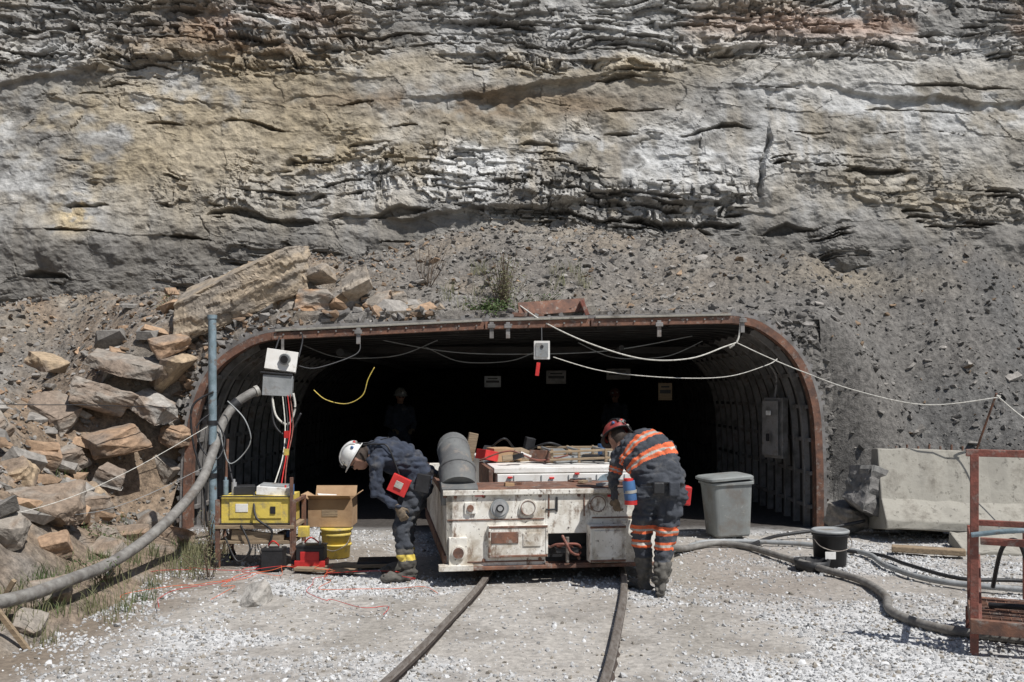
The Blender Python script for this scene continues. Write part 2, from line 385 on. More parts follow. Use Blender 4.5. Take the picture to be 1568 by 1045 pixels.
och=1.2*gs(-5.4,5.9,3.0,.8)+.9*gs(.9,6.9,2.2,.32)+.6*gs(-3.2,6.9,2.2,.4)+.6*gs(-3,5.3,2.0,.5)+.5*gs(.4,5.8,1.8,.4)+.6*gs(-7,4.9,1.3,.6)+.4*gs(5,4.5,2,.5)
C=mixc(C,[.35,.285,.185],np.clip(och*sst(.35,.57,nA*.7+nC*.3)*.95,0,.75))
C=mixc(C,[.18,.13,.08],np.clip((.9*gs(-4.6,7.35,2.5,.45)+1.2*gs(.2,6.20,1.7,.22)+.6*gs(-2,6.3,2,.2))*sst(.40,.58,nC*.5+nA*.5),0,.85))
C=mixc(C,[.19,.183,.17],np.clip(gs(-6.8,7.7,2.2,.6)+.5*gs(-1.5,7.5,3,.35),0,1)*sst(.4,.56,nB)*.7)
wh=1.15*gs(1.5,5.35,3.2,.45)+1.2*gs(6.3,6.1,2.2,.5)+.9*gs(-1.8,4.95,1.6,.4)+.9*gs(-6.6,7.1,1.0,.3)+.5*gs(3,7.2,4,.4)
C=mixc(C,[.51,.51,.50],np.clip(wh*sst(.38,.56,nB*.6+nC*.4)*.9,0,.85))
C=mixc(C,[.36,.21,.14],np.clip((gs(6,7.6,3,.3)+gs(-4,7.6,1.0,.35)+.4*gs(1,7.5,1,.2))*sst(.45,.6,nA)*.65,0,.6))
C=mixc(C,[.32,.27,.195],sst(.52,.68,nV)*.4*sst(6.6,6.0,Z))
C*=(1+(hk-.5)*.6*np.clip(Mk,0,1)+(HK-.5)*.25)[...,None]
C=mixc(C,[.09,.086,.078],(hsh(bi,11,2)>.74)*sst(.50,.62,fbm(X*.9,bi*2.7,0,3,64))*.75*np.clip(Mk*1.4,0,1))
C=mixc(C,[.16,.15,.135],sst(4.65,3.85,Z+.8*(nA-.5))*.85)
C=mixc(C,[.05,.046,.042],np.clip(slot*.6+bslot*.5,0,.7))  # shade inside the recessed cracks painted into the rock colour
C=mixc(C,[.56,.45,.28],np.clip(gs(-6.7,4.40,.26,.26)*1.3,0,.9)*sst(.35,.5,nC))
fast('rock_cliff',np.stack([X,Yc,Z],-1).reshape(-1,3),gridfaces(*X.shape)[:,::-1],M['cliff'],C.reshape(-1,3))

# ---------------------------------------------------------------- stones
def ico(jit,seed,flat=1):
    bm=bmesh.new();bmesh.ops.create_icosphere(bm,subdivisions=1,radius=1)
    v=np.array([x.co[:] for x in bm.verts]);f=np.array([[q.index for q in p.verts] for p in bm.faces]);bm.free()
    r=np.random.default_rng(seed);v=v*(1+jit*(r.random((len(v),1))-.5)*2)+ (r.random(v.shape)-.5)*jit*.5
    v[:,2]*=flat;return v,f
def hullrock(seed,n=13,flat=.55,ang=False):
    r=np.random.default_rng(seed);bm=bmesh.new()
    P=(r.random((n,3))*2-1)
    if ang:
        c=np.array([[a,b,c_] for a in (-1,1) for b in (-1,1) for c_ in (-1,1)],float)*(.48+.52*r.random((8,3)))
        P=np.concatenate([c,P[:4]/np.abs(P[:4]).max(1,keepdims=True)])
    else:
        P/= np.abs(P).max(1,keepdims=True)**.8
        P*= .75+.25*r.random((n,1))
    for p in P: bm.verts.new((p[0],p[1],p[2]*flat))
    g=bmesh.ops.convex_hull(bm,input=bm.verts[:])
    dead=[v for v in bm.verts if not v.link_faces]
    for v in dead: bm.verts.remove(v)
    bmesh.ops.recalc_face_normals(bm,faces=bm.faces[:]);bm.verts.index_update()
    v=np.array([x.co[:] for x in bm.verts]);f=np.array([[q.index for q in p.verts] for p in bm.faces]);bm.free();return v,f
def rotm(n,tilt=.5):
    a=rng.random(n)*6.283;t=(rng.random(n)-.5)*2*tilt;u=(rng.random(n)-.5)*2*tilt
    ca,sa=np.cos(a),np.sin(a);Rz=np.zeros((n,3,3));Rz[:,0,0]=ca;Rz[:,0,1]=-sa;Rz[:,1,0]=sa;Rz[:,1,1]=ca;Rz[:,2,2]=1
    Rx=np.zeros((n,3,3));Rx[:,0,0]=1;Rx[:,1,1]=np.cos(t);Rx[:,1,2]=-np.sin(t);Rx[:,2,1]=np.sin(t);Rx[:,2,2]=np.cos(t)
    Ry=np.zeros((n,3,3));Ry[:,1,1]=1;Ry[:,0,0]=np.cos(u);Ry[:,0,2]=np.sin(u);Ry[:,2,0]=-np.sin(u);Ry[:,2,2]=np.cos(u)
    return Ry@Rx@Rz
def scatter(name,P,S,bases,cols,mat,tilt=.6):
    n=len(P);R=rotm(n,tilt);vi=rng.integers(0,len(bases),n);VV=[];FF=[];CC=[];o=0
    for b,(v,f) in enumerate(bases):
        idx=np.where(vi==b)[0]
        if len(idx)==0: continue
        q=v[None]*S[idx][:,None,:];q=np.einsum('nij,nkj->nki',R[idx],q)+P[idx][:,None,:]
        VV.append(q.reshape(-1,3));FF.append((f[None]+(np.arange(len(idx))*len(v))[:,None,None]).reshape(-1,3)+o)
        CC.append(np.repeat(cols[idx],len(v),0));o+=len(idx)*len(v)
    return fast(name,np.concatenate(VV),np.concatenate(FF),mat,np.concatenate(CC))
n=100000
x=rng.random(n)*10.6-4.4;y=4.9+rng.random(n)**1.15*7.0
dens=fbm(x*.8,y*1.1,0,5,11);dn3=fbm(x*2.6,y*3.4,0,4,12);d2=np.exp(-(((x-2.0)/1.2)**2+((y-8.9)/1.4)**2))+np.exp(-(((x+2.3)/1.6)**2+((y-5.6)/.5)**2))+.9*np.exp(-(((x+1.8)/1.1)**2+((y-9.5)/.8)**2))
k=(rng.random(n)<np.clip(1.35-1.2*sst(.42,.66,dens)-.6*sst(.52,.68,dn3)-d2*.8,.10,1))&(x>xl(y)-.3)&(np.abs(x)<y*.6)&(H(x,y)<.25)
x,y=x[k],y[k];n=len(x)
s=.005+.011*rng.random(n)**2.0+.012*(rng.random(n)>.98)
g=.27+.32*rng.random(n);cols=np.stack([g,g*.998,g*.985],1);br=rng.random(n)>.84;cols[br]*=np.array([.6,.54,.46])
scatter('gravel',np.stack([x,y,Gz(x,y)+s*.2],1),np.stack([s*(.8+.6*rng.random(n)),s,s*.7],1),[ico(.28,i) for i in range(6)],cols,M['gravelstone'],1.0)
n=48000
x=rng.random(n)*17.6-8.8;y=6+rng.random(n)**.8*9.0
h=Hn(x,y);k=(h>.03)&~((x>-4.1)&(x<3.9)&(y<11.96))&(np.abs(x)<y*.62)&((x<2.5)|(rng.random(n)<.6))
x,y,h=x[k],y[k],h[k];n=len(x)
s=.006+.045*rng.random(n)**6+.010*rng.random(n)
g=.10+.21*rng.random(n)**1.3;g=np.where(x>2.5,g*.7,g);cols=np.stack([g,g*.94,g*.86],1)
br=(rng.random(n)<np.where(x<-1.5,.3,.07));cols[br]=cols[br]*np.array([1.25,.93,.66])
scatter('talus_pebbles',np.stack([x,y,h+s*.2],1),np.stack([s*(.8+.8*rng.random(n)),s,s*.6],1),[hullrock(100+i,11,.8) for i in range(8)],cols,M['stone'],.9)
x=np.concatenate([-3.0-rng.random(1000)*5.6,-2.9+rng.random(240)*6.0,3.9+rng.random(240)*4])
y=np.concatenate([5.6+rng.random(1000)*7.6,11.98+rng.random(240)**1.5*1.4,11.0+rng.random(240)*2.0])
h=Hn(x,y);k=(h>.0)&~((x>-4.2)&(x<3.95)&(y<11.97));x,y,h=x[k],y[k],h[k];n=len(x)
s=.03+.19*rng.random(n)**3.8
s=np.where(x>3,s*.36,np.where(x>-1,s*.28,np.where(y>12.4,s*.5,s)))
g=.15+.17*rng.random(n);cols=np.stack([g,g*.93,g*.84],1)
br=(rng.random(n)<.45)&(x<-1.);cols[br]=cols[br]*np.array([1.28,.93,.66])
scatter('rubble',np.stack([x,y,h+s*.14],1),np.stack([s*(.9+.9*rng.random(n)),s,s*(.6+.3*rng.random(n))],1),[hullrock(200+i,14,.5,True) for i in range(14)],cols,M['stone'],.75)
nn=2600;t=rng.random(nn)*(len(AR)-1);d=.11+rng.random(nn)**1.3*.6
a0=np.array(aoff(0.0));a1=np.array(aoff(1.0));i0=np.arange(len(AR))
x=np.interp(t,i0,a0[:,0])*(1-d)+np.interp(t,i0,a1[:,0])*d;z=np.interp(t,i0,a0[:,1])*(1-d)+np.interp(t,i0,a1[:,1])*d
y=np.interp(d,[o[0] for o in offs],[o[1] for o in offs]);k=(z>.05)&(z<2.74)
x,y,z=x[k],y[k],z[k];n=len(x);s=.012+.05*rng.random(n)**3;s=np.where(x<-1.,s*1.5,s)
g=.12+.14*rng.random(n);g=np.where(x>2,g*.75,g);cols=np.stack([g,g*.94,g*.87],1);br=(rng.random(n)<.35)&(x<-1);cols[br]*=np.array([1.25,.92,.66])
scatter('packed_rock',np.stack([x,y-.02+rng.random(n)*.06,z],1),np.stack([s*1.5,s,s*.8],1),[hullrock(400+i,12,.7) for i in range(8)],cols,M['stone'],.7)
def bigrock(name,c,sz,rot,col,col2,seed,flat=1.0):
    v,f=hullrock(seed,14,1.0,True)
    bm=bmesh.new();bv=[bm.verts.new(p) for p in v]
    for q in f: bm.faces.new([bv[i] for i in q])
    for q in bm.verts: q.co=Vector((q.co.x*sz[0]/2,q.co.y*sz[1]/2,q.co.z*sz[2]/2))
    bmesh.ops.dissolve_limit(bm,angle_limit=.2,verts=bm.verts[:],edges=bm.edges[:])
    bmesh.ops.bevel(bm,geom=bm.edges[:],offset=min(sz)*.02,segments=1,affect='EDGES')
    bmesh.ops.triangulate(bm,faces=bm.faces[:])
    cuts=3 if max(sz)<.7 else 5
    for _ in range(cuts):
        long=[e for e in bm.edges if e.calc_length()>.04]
        if long: bmesh.ops.subdivide_edges(bm,edges=long,cuts=1,use_grid_fill=False)
        bmesh.ops.triangulate(bm,faces=bm.faces[:])
    bm.normal_update()
    P=np.array([q.co[:] for q in bm.verts]);Nn=np.array([q.normal[:] for q in bm.verts])
    lay=np.floor(P[:,2]/.07+fbm(P[:,0]*2,P[:,1]*2,0,3,seed)*2)
    st=(hsh(lay,np.floor(P[:,0]*3+lay*.37),seed)-.5)*min(.045,.09*min(sz))*(np.abs(Nn[:,2])<.6)
    d=st+(fbm(P[:,0]*4+seed,P[:,1]*4,P[:,2]*9,5,seed)-.5)*min(.09,.22*min(sz))+(fbm(P[:,0]*22,P[:,1]*22,P[:,2]*40,3,seed)-.5)*.018
    P2=P+Nn*d[:,None];F=np.array([[q.index for q in p.verts] for p in bm.faces]);bm.free()
    t=sst(.42,.6,fbm(P[:,0]*3+seed,P[:,1]*3,P[:,2]*9,4,seed+3));C=mixc(np.zeros(P.shape)+np.array(col),col2,t)
    o=fast(name,P2,F,M['stone'],C);o.location=c;o.rotation_euler=rot;return o
tan=(.37,.28,.185);gry=(.265,.235,.20);rbr=(.32,.215,.14);lg=(.35,.33,.30);dk=(.13,.127,.12)
R_=math.radians
bigrock('boulder',(-3.62,12.2,2.98),(2.25,.95,.62),(R_(12),R_(-24),R_(6)),(.34,.275,.20),(.25,.215,.175),301)
for i,(x,y,z,sx,sz,ry,c) in enumerate([(-4.72,11.50,2.03,.95,.20,12,gry),(-4.95,11.30,1.62,.85,.34,18,gry),(-4.22,11.70,1.98,.66,.28,-34,tan),(-4.40,11.45,1.55,.60,.26,32,lg),(-4.65,11.05,1.12,.66,.30,-16,rbr),(-5.40,11.05,1.45,.65,.28,24,gry),(-4.15,11.55,1.15,.36,.3,10,rbr),(-5.15,10.8,.92,.5,.34,-26,gry),(-4.3,11.65,.75,.36,.28,30,gry),(-5.6,11.3,2.05,.55,.2,14,tan),(-4.25,11.65,2.3,.45,.22,-20,rbr),(-4.55,10.7,.72,.4,.26,22,lg)]):
    bigrock('boulder',(x,y,z),(sx,sx*.75,sz),(R_(10+12*math.sin(i*4)),R_(ry),.7*math.sin(i*2)),c,(.23,.18,.14),302+i)
for i,(x,z,s,c) in enumerate([(-2.55,2.85,.50,rbr),(-2.2,2.80,.42,tan),(-2.75,3.05,.36,tan),(-2.0,3.10,.44,lg),(-1.75,2.82,.38,rbr),(-1.5,2.90,.34,tan),(-2.9,2.75,.36,tan),(-1.25,2.76,.28,gry),(-2.35,2.68,.34,rbr),(-3.2,2.72,.34,gry),(-1.9,2.70,.32,tan),(-3.0,2.66,.30,rbr),(-2.45,3.22,.32,gry),(-.9,2.75,.18,gry),(1.1,2.74,.20,tan),(.3,2.72,.16,lg),(-3.35,2.5,.34,tan),(-3.6,2.38,.30,gry),(-3.85,2.2,.28,rbr),(-1.55,2.68,.25,lg)]):
    bigrock('boulder',(x,12.10+.1*(i%3),z),(s*1.15,s*.9,s*.72),(.5*math.sin(i*3),.7*math.sin(i*5),i),(c[0]*1.1,c[1]*1.0,c[2]*.88),gry,320+i)
for i,(x,y,s,c) in enumerate([(-4.25,8.5,.60,gry),(-3.75,8.7,.38,gry),(-4.4,9.6,.46,gry),(-3.55,7.9,.28,lg),(-5.0,10.0,.38,rbr),(-3.9,9.7,.32,rbr),(-2.05,7.55,.26,lg),(-3.7,10.4,.34,rbr),(-5.3,9.4,.42,gry),(-4.6,10.3,.36,tan),(-3.5,7.1,.30,gry),(-3.35,6.5,.24,gry),(-4.1,7.5,.38,gry),(-4.2,10.8,.28,gry),(-6.2,11.8,.42,gry),(-3.9,8.0,.26,rbr),(-4.7,8.9,.36,tan),(-5.6,8.8,.42,gry),(-6.2,10.0,.36,rbr),(-6.6,11.2,.4,tan)]):
    z=float(Hn(x,y)) if x<-2.5 else 0.02
    bigrock('boulder',(x,y,max(z,0)+s*.10),(s*1.1,s*.95,s*.72),(.45*math.sin(i*3),.5*math.sin(i*5),i*1.3),c,(.23,.175,.13),350+i)
bigrock('boulder',(4.22,11.0,.55),(.5,.5,.62),(.1,.35,.4),dk,(.2,.19,.18),384)
bigrock('boulder',(3.98,11.2,.2),(.4,.4,.4),(.3,.1,.4),gry,dk,381)

# ---------------------------------------------------------------- mine portal
portal=empty('mine_portal')
def sweep(b,pin,pout,y0,y1,mat):
    n=len(pin);vs=[]
    for (a,bb) in zip(pin,pout):
        vs+=[(a[0],y0,a[1]),(bb[0],y0,bb[1]),(bb[0],y1,bb[1]),(a[0],y1,a[1])]
    fs=[]
    for i in range(n-1):
        o=i*4
        for k in range(4): fs.append((o+k,o+(k+1)%4,o+4+(k+1)%4,o+4+k))
    fs.append((0,1,2,3));fs.append((4*n-1,4*n-2,4*n-3,4*n-4))
    b.add(vs,fs,mat)
b=B()
sweep(b,aoff(.0),aoff(.02),11.74,34,M['galv_shade']);b.obj('liner',parent=portal)
b=B();y=11.95
iR=[i for i,(x_,z_) in enumerate(AR) if x_>3.0];iL=[i for i,(x_,z_) in enumerate(AR) if x_<-3.2];iC=[i for i,(x_,z_) in enumerate(AR) if -3.4<x_<3.1]
oA,oB,oC=aoff(-.085),aoff(-.075),aoff(-.003)
while y<27:
    for ii,lit in ((iR,True),(iL,True),(iC,False)):
        g_=M['galv'] if (y<17 and lit) else M['galv_shade'];dy=0 if lit else .004  # pale side ribs toward the mouth, dark crown and depth: light falloff painted in
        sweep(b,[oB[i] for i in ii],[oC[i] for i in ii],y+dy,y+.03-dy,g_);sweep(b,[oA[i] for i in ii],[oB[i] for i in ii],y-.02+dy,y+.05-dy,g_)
    y+=.42
b.obj('liner_ribs',parent=portal)
b=B()
ap=np.array(aoff(-.03))
L=np.concatenate([[0],np.cumsum(np.hypot(*(ap[1:]-ap[:-1]).T))]);tot=L[-1]
for d in list(np.arange(.35,3.0,.42))+list(tot-np.arange(.35,3.0,.42))+list(np.arange(3.4,tot-3.2,.9)):
    xx=np.interp(d,L,ap[:,0]);zz=np.interp(d,L,ap[:,1]);sd_=(d<2.6 or d>tot-2.6)
    b.box((xx,13.7,zz),(.05,3.8,.045),M['galv'] if sd_ else M['galv_shade']);b.box((xx,21,zz),(.05,10.6,.045),M['galv_shade'])  # stringers carry the same painted falloff, pale only at the front sides
b.obj('liner_stringers',parent=portal)
b=B()
sweep(b,aoff(-.035),aoff(.055),11.60,11.625,M['rust']);sweep(b,aoff(-.035),aoff(-.015),11.625,11.76,M['rust'])
b.obj('rust_rim',parent=portal)
b=B();sweep(b,aoff(.06),aoff(.10),11.62,11.80,M['galv'])
ao=aoff(.115)
for i in range(1,len(ao)-1,1):
    b.box((ao[i][0],11.66,ao[i][1]),(.05,.06,.05),M['galv'],rot=(0,i*.7,0))
b.obj('outer_flange',parent=portal)
b=B()
def seg(b,x0,x1,dz,mat,y=11.55,h=.06,dp=.09):
    z0=np.interp(x0,[a for a,_ in AR],[c for _,c in AR]);z1=np.interp(x1,[a for a,_ in AR],[c for _,c in AR])
    b.box(((x0+x1)/2,y,(z0+z1)/2+dz),(math.hypot(x1-x0,z1-z0),dp,h),mat,rot=(0,-math.atan2(z1-z0,x1-x0),0))
for x0,x1,m in [(-2.95,-.35,M['rust']),(-.33,.95,M['rust']),(.97,2.7,M['rust'])]:
    seg(b,x0,x1,.0,m,h=.09);seg(b,x0+.05,x1-.02,.06,M['concrete'],y=11.56,h=.025,dp=.16)  # thin pale strip paints the sunlit top of the steel header
for xx,zz in ((-1.88,2.38),(1.8,2.47),(-.25,2.45),(-.05,2.45),(2.82,2.52)):
    b.box((xx,11.49,zz),(.05,.03,.2),M['galv']);b.box((xx,11.465,zz+.05),(.09,.02,.05),M['galv'])
for i in range(26):
    xx=-2.8+i*.215;zz=np.interp(xx,[a for a,_ in AR],[c for _,c in AR]);b.cyl((xx,11.49,zz),(xx,11.51,zz),.012,M['galv'],seg=6)
b.obj('header_beam',bevel=.004,parent=portal)
b=B();b.box((-.1,33.5,1.2),(9,.2,3.4),M['galv_shade']);b.obj('tunnel_end',parent=portal)
b=B()
for yy in np.arange(14.3,24,1.7): b.box((0,yy,2.33),(6.6,.12,.1),M['galv_shade'])
b.cyl((-2.2,12,2.2),(-2.2,30,2.2),.05,M['galv_shade']);b.cyl((1.4,12,2.26),(1.4,30,2.26),.035,M['galv_shade'])
b.obj('roof_beams',parent=portal)
b=B();b.box((.50,11.78,2.76),(.84,.20,.015),M['rust'],rot=(R_(62),R_(-4),0));b.box((.90,11.70,2.74),(.05,.16,.20),M['rust_red'],rot=(0,R_(-22),0));b.box((.2,11.74,2.66),(.4,.08,.05),M['rust']);b.cyl((1.0,11.75,2.72),(1.0,11.9,2.74),.06,M['concrete'],seg=12)
b.obj('rusty_steel_plate',bevel=.004)

# ---------------------------------------------------------------- rails
def rc(y): return np.interp(y,[-6,0,3,5.49,6.9,8.0,9.2,12,30],[-4.2,-1.55,-.62,-.045,.185,.36,.46,.34,-2.2])
trk=empty('rail_track')
ys=np.arange(-6,30,.25)
ctr=[Vector((float(rc(q)),q,0)) for q in ys]
for it in range(6):
    ctr=[ctr[0]]+[(ctr[i-1]+ctr[i]*2+ctr[i+1])/4 for i in range(1,len(ctr)-1)]+[ctr[-1]]
for side,nm in ((-.605,'rail_left'),(.605,'rail_right')):
    sec=[(-.06,-.02),(-.06,-.005),(-.012,.012),(-.012,.05),(-.029,.06),(-.029,.082),(-.02,.088),(.02,.088),(.029,.082),(.029,.06),(.012,.05),(.012,.012),(.06,-.005),(.06,-.02)]
    vs=[];m=len(sec)
    for i,p in enumerate(ctr):
        t=(ctr[min(i+1,len(ctr)-1)]-ctr[max(i-1,0)]).normalized();nn=Vector((t.y,-t.x,0))
        for a,z in sec: vs.append(p+nn*(side+a)+Vector((0,0,z-.015)))
    b=B();ft=[];fs=[]
    for i in range(len(ctr)-1):
        for k in range(m):
            q=(i*m+k,i*m+(k+1)%m,(i+1)*m+(k+1)%m,(i+1)*m+k);(ft if k in (5,6,7) else fs).append(q)
    b.add(vs,fs,M['railside']);b.add(vs,ft,M['steel']);b.obj(nm,parent=trk)

# ---------------------------------------------------------------- mine car
car=empty('mine_rail_car')
XC=Matrix.Translation((.445,8.34,0))@Euler((0,0,R_(8))).to_matrix().to_4x4()
car.matrix_world=XC
def cobj(b,name,bev=.006):
    o=b.obj(name,bevel=bev,parent=car);return o
b=B();W=M['white']
b.box((-.59,.04,.49),(.88,.08,.66),W);b.box((.64,.04,.49),(.78,.08,.66),W);b.box((.05,.04,.63),(.40,.08,.38),W)
b.box((.05,.16,.30),(.40,.04,.30),M['black'])
b.box((.05,.02,.165),(.42,.12,.035),M['rust'])
b.box((0,.30,.835),(2.1,.62,.022),M['rust']);b.box((0,.0,.815),(2.12,.06,.045),W)
b.box((-1.0,1.7,.5),(.06,3.4,.62),W);b.box((1.0,1.7,.5),(.06,3.4,.62),W);b.box((0,1.75,.26),(1.96,3.3,.1),M['black']);b.box((0,3.38,.5),(2.0,.06,.64),W)
b.box((-1.035,1.7,.22),(.03,3.4,.1),M['rust']);b.box((-1.035,1.7,.8),(.04,3.4,.06),M['rust'])
b.box((-.40,-.025,.385),(.53,.05,.28),W);b.box((.385,-.07,.36),(.33,.14,.32),W);b.box((-.93,-.03,.30),(.16,.06,.26),W)
b.box((.385,-.145,.36),(.25,.01,.24),W);b.box((-.52,-.053,.42),(.24,.012,.10),M['rust']);b.box((-.28,-.053,.40),(.16,.012,.12),W)
for z in (.575,.205): b.box((-.59,-.004,z),(.86,.010,.012),M['rust'])
b.box((-.12,-.004,.70),(.012,.012,.22),M['rust']);b.box((.20,-.004,.70),(.012,.012,.22),M['rust']);b.box((.60,-.004,.575),(.66,.010,.012),M['rust'])
b.box((-.05,-.006,.70),(.02,.014,.13),M['black']);b.box((-.10,-.006,.655),(.10,.014,.015),M['black']);b.box((.63,-.01,.42),(.2,.03,.26),W)
b.box((-.74,-.012,.792),(.08,.02,.02),M['red']);b.box((.44,-.012,.77),(.06,.02,.02),M['red'])
b.box((-.95,-.05,.17),(.3,.1,.05),W);b.box((.0,-.02,.155),(1.9,.06,.03),M['rust'])
for (x,z,w,h,yy) in ((-.40,.385,.53,.28,-.052),(.385,.36,.33,.32,-.142)):
    for dz in (-h/2+.012,h/2-.012): b.box((x,yy,z+dz),(w-.01,.010,.02),M['rust'])
    for dx in (-w/2+.012,w/2-.012): b.box((x+dx,yy-.001,z),(.02,.010,h-.05),W)
for x,z in ((-.655,.45),(-.655,.32),(.24,.45),(.24,.28)): b.cyl((x,-.05,z-.025),(x,-.05,z+.025),.012,M['rust'],seg=8)
b.box((-.82,-.01,.68),(.10,.02,.10),W);b.cyl((-.82,-.02,.68),(-.82,-.035,.68),.03,M['rust'],seg=12)
cobj(b,'chassis',.010)
b=B()
def disc(x,z,r,ring,fill,yy=-.0):
    b.cyl((x,yy+.005,z),(x,yy-.022,z),r,ring,seg=28);b.cyl((x,yy-.02,z),(x,yy-.03,z),r*.78,fill,seg=28)
disc(-.56,.675,.082,M['grey'],M['glass']);disc(-.31,.675,.078,W,W);disc(.32,.70,.082,W,W);disc(.80,.66,.08,W,W);disc(-.93,.30,.06,W,M['rust'],-.06)
for x,z,r in ((-.31,.675,.066),(.32,.70,.070)): b.lathe([(r,-.004),(r,.004),(r-.006,.004),(r-.006,-.004)],(x,-.031,z),M['rust'],rot=(math.pi/2,0,0))
b.cyl((-.56,-.028,.675),(-.56,-.045,.675),.035,M['black'],seg=20);b.cyl((-.56,-.045,.675),(-.56,-.048,.675),.022,M['glass'])
for x in (-.95,-.7,-.2,.15,.5,.95):
    for z in (.22,.78): b.cyl((x,-.0,z),(x,-.014,z),.016,M['rust'],seg=8)
cobj(b,'headlights',.002)
b=B()
for dx in (-.02,.06):
    b.tube([(-.1+dx,.1,.33),(-.1+dx,-.05,.33),(-.05+dx,-.10,.36),(.05+dx,-.11,.36),(.10+dx,-.05,.32),(.08+dx,.1,.32)],.011,M['rust_red'])
b.tube([(.0,-.02,.42),(.01,-.12,.38),(.05,-.13,.30),(.12,-.08,.26),(.16,-.02,.27)],.013,M['rust_red']);b.cyl((.03,-.09,.2),(.03,-.09,.42),.016,M['steel'])
b.box((.03,-.03,.30),(.2,.12,.04),M['black'])
cobj(b,'coupler',.003)
b=B()
W2=M['white2']
b.box((.22,1.95,.70),(1.42,2.2,.42),W2);b.box((.22,1.95,.935),(1.46,2.26,.05),W2)
b.box((.22,.82,.80),(1.40,.05,.20),W2)
for x in (-.32,-.05,.22,.5,.78): b.box((x,.79,.80),(.012,.012,.18),M['grey'])
for x,w in ((-.22,.17),(.36,.26),(.70,.14)): b.box((x,.787,.81),(w,.02,.05),M['black'])
for x,z in ((-.36,.87),(.30,.90),(.05,.86)): b.box((x,.78,z),(.05,.02,.02),M['red'])
b.box((.22,.70,.78),(1.5,.03,.06),W2);b.box((-.55,1.2,.75),(.04,.9,.42),M['rust'])
b.cyl((.62,.8,.77),(.62,.75,.77),.13,M['bluegrey'],seg=24);b.cyl((.62,.75,.77),(.62,.73,.77),.05,M['grey'],seg=20)
b.box((.0,.45,.77),(1.8,.04,.03),M['rust']);b.box((-.2,.5,.80),(.5,.14,.03),M['wood'],rot=(0,0,.1))
cobj(b,'battery_box',.008)
b=B()
dg=M['dgrey']
b.cyl((-.91,.16,.84),(-.91,.30,.99),.165,dg,seg=32);b.cyl((-.91,.285,.985),(-.92,.62,1.17),.150,dg,seg=32)
b.ell((-.92,.62,1.17),(.150,.150,.150),dg,seg=28,rings=14)
b.lathe([(.165,-.02),(.172,-.015),(.172,.015),(.155,.02)],(-.91,.29,.985),dg,rot=(-R_(48),0,0));b.lathe([(.150,-.012),(.156,-.01),(.156,.01),(.150,.012)],(-.92,.58,1.15),dg,rot=(-R_(60),0,0))
b.box((-.91,.08,.80),(.32,.16,.16),dg,rot=(.3,0,0))
cobj(b,'flexible_duct',.01)
b=B()
cd=M['card']
b.box((-.35,1.6,1.04),(.22,.25,.14),cd,rot=(0,0,.2));b.box((-.12,1.7,1.02),(.16,.2,.12),M['wood'],rot=(.2,0,.5));b.box((-.5,1.5,1.04),(.16,.2,.1),M['red'],rot=(0,.2,.4))
b.box((.05,1.4,1.03),(.14,.2,.12),M['rust'],rot=(0,.1,.9));b.box((.0,1.9,1.10),(.1,.1,.2),M['black'],rot=(.1,.2,.1))
for z in (1.02,1.1): b.box((.52,1.15,z),(.86,.03,.022),M['wood'],rot=(0,R_(-1.5),.04));b.box((.52,1.75,z),(.9,.03,.022),M['wood'])
for x in (.12,.4,.68,.93): b.box((x,1.15,1.05),(.025,.03,.14),M['wood']);b.box((x,1.75,1.05),(.025,.03,.14),M['wood']);b.box((x,1.45,1.1),(.022,.6,.02),M['grey'])
b.box((.3,1.4,1.0),(.3,.2,.06),M['grey'],rot=(0,0,.3));b.box((.6,1.35,1.01),(.24,.12,.07),M['black'],rot=(0,0,-.3));b.box((.85,1.5,1.02),(.2,.2,.1),M['silver'],rot=(0,0,.2))
b.tube([(-.5,1.9,1.0),(-.3,1.7,1.2),(-.1,1.9,1.05),(.2,1.7,1.15),(.5,1.9,1.02)],.012,M['black']);b.tube([(-.6,1.3,1.0),(-.3,1.2,1.1),(0,1.25,1.0),(.3,1.2,1.05)],.009,M['rust_red'])
b.cyl((.75,1.6,1.0),(.75,1.6,1.14),.05,M['blue']);b.box((.45,2.1,1.02),(.5,.3,.12),M['grey'],rot=(0,0,.1));b.box((-.62,2.0,1.1),(.1,.1,.3),M['wood'],rot=(0,.2,0))
rq=random.Random(8)
for i in range(26): b.box((rq.uniform(-.45,.9),rq.uniform(1.0,2.4),rq.uniform(.98,1.06)),(rq.uniform(.04,.22),rq.uniform(.03,.14),rq.uniform(.02,.07)),rq.choice([M['card'],M['black'],M['rust'],M['grey'],M['wood'],M['white2'],M['silver']]),rot=(rq.uniform(-.4,.4),rq.uniform(-.4,.4),rq.uniform(0,3)))
b.box((-1.0,.9,1.02),(.05,.05,.45),M['grey']);b.box((-1.0,.75,1.2),(.04,.3,.04),M['grey'])
for i in range(14): b.box((rq.uniform(-.6,.95),rq.uniform(.1,.6),.86),(rq.uniform(.04,.2),rq.uniform(.03,.1),rq.uniform(.01,.04)),rq.choice([M['card'],M['black'],M['rust'],M['grey'],M['wood']]),rot=(0,rq.uniform(-.1,.1),rq.uniform(0,3)))
cobj(b,'cargo',.004)
b=B()
for x in (-.605,.605):
    for yy in (.9,2.6): b.cyl((x-.04,yy,.245),(x+.04,yy,.245),.17,M['rust'],seg=24);b.cyl((x-.06*(1 if x>0 else -1),yy,.245),(x-.03*(1 if x>0 else -1),yy,.245),.195,M['rust'],seg=24)
cobj(b,'wheels')

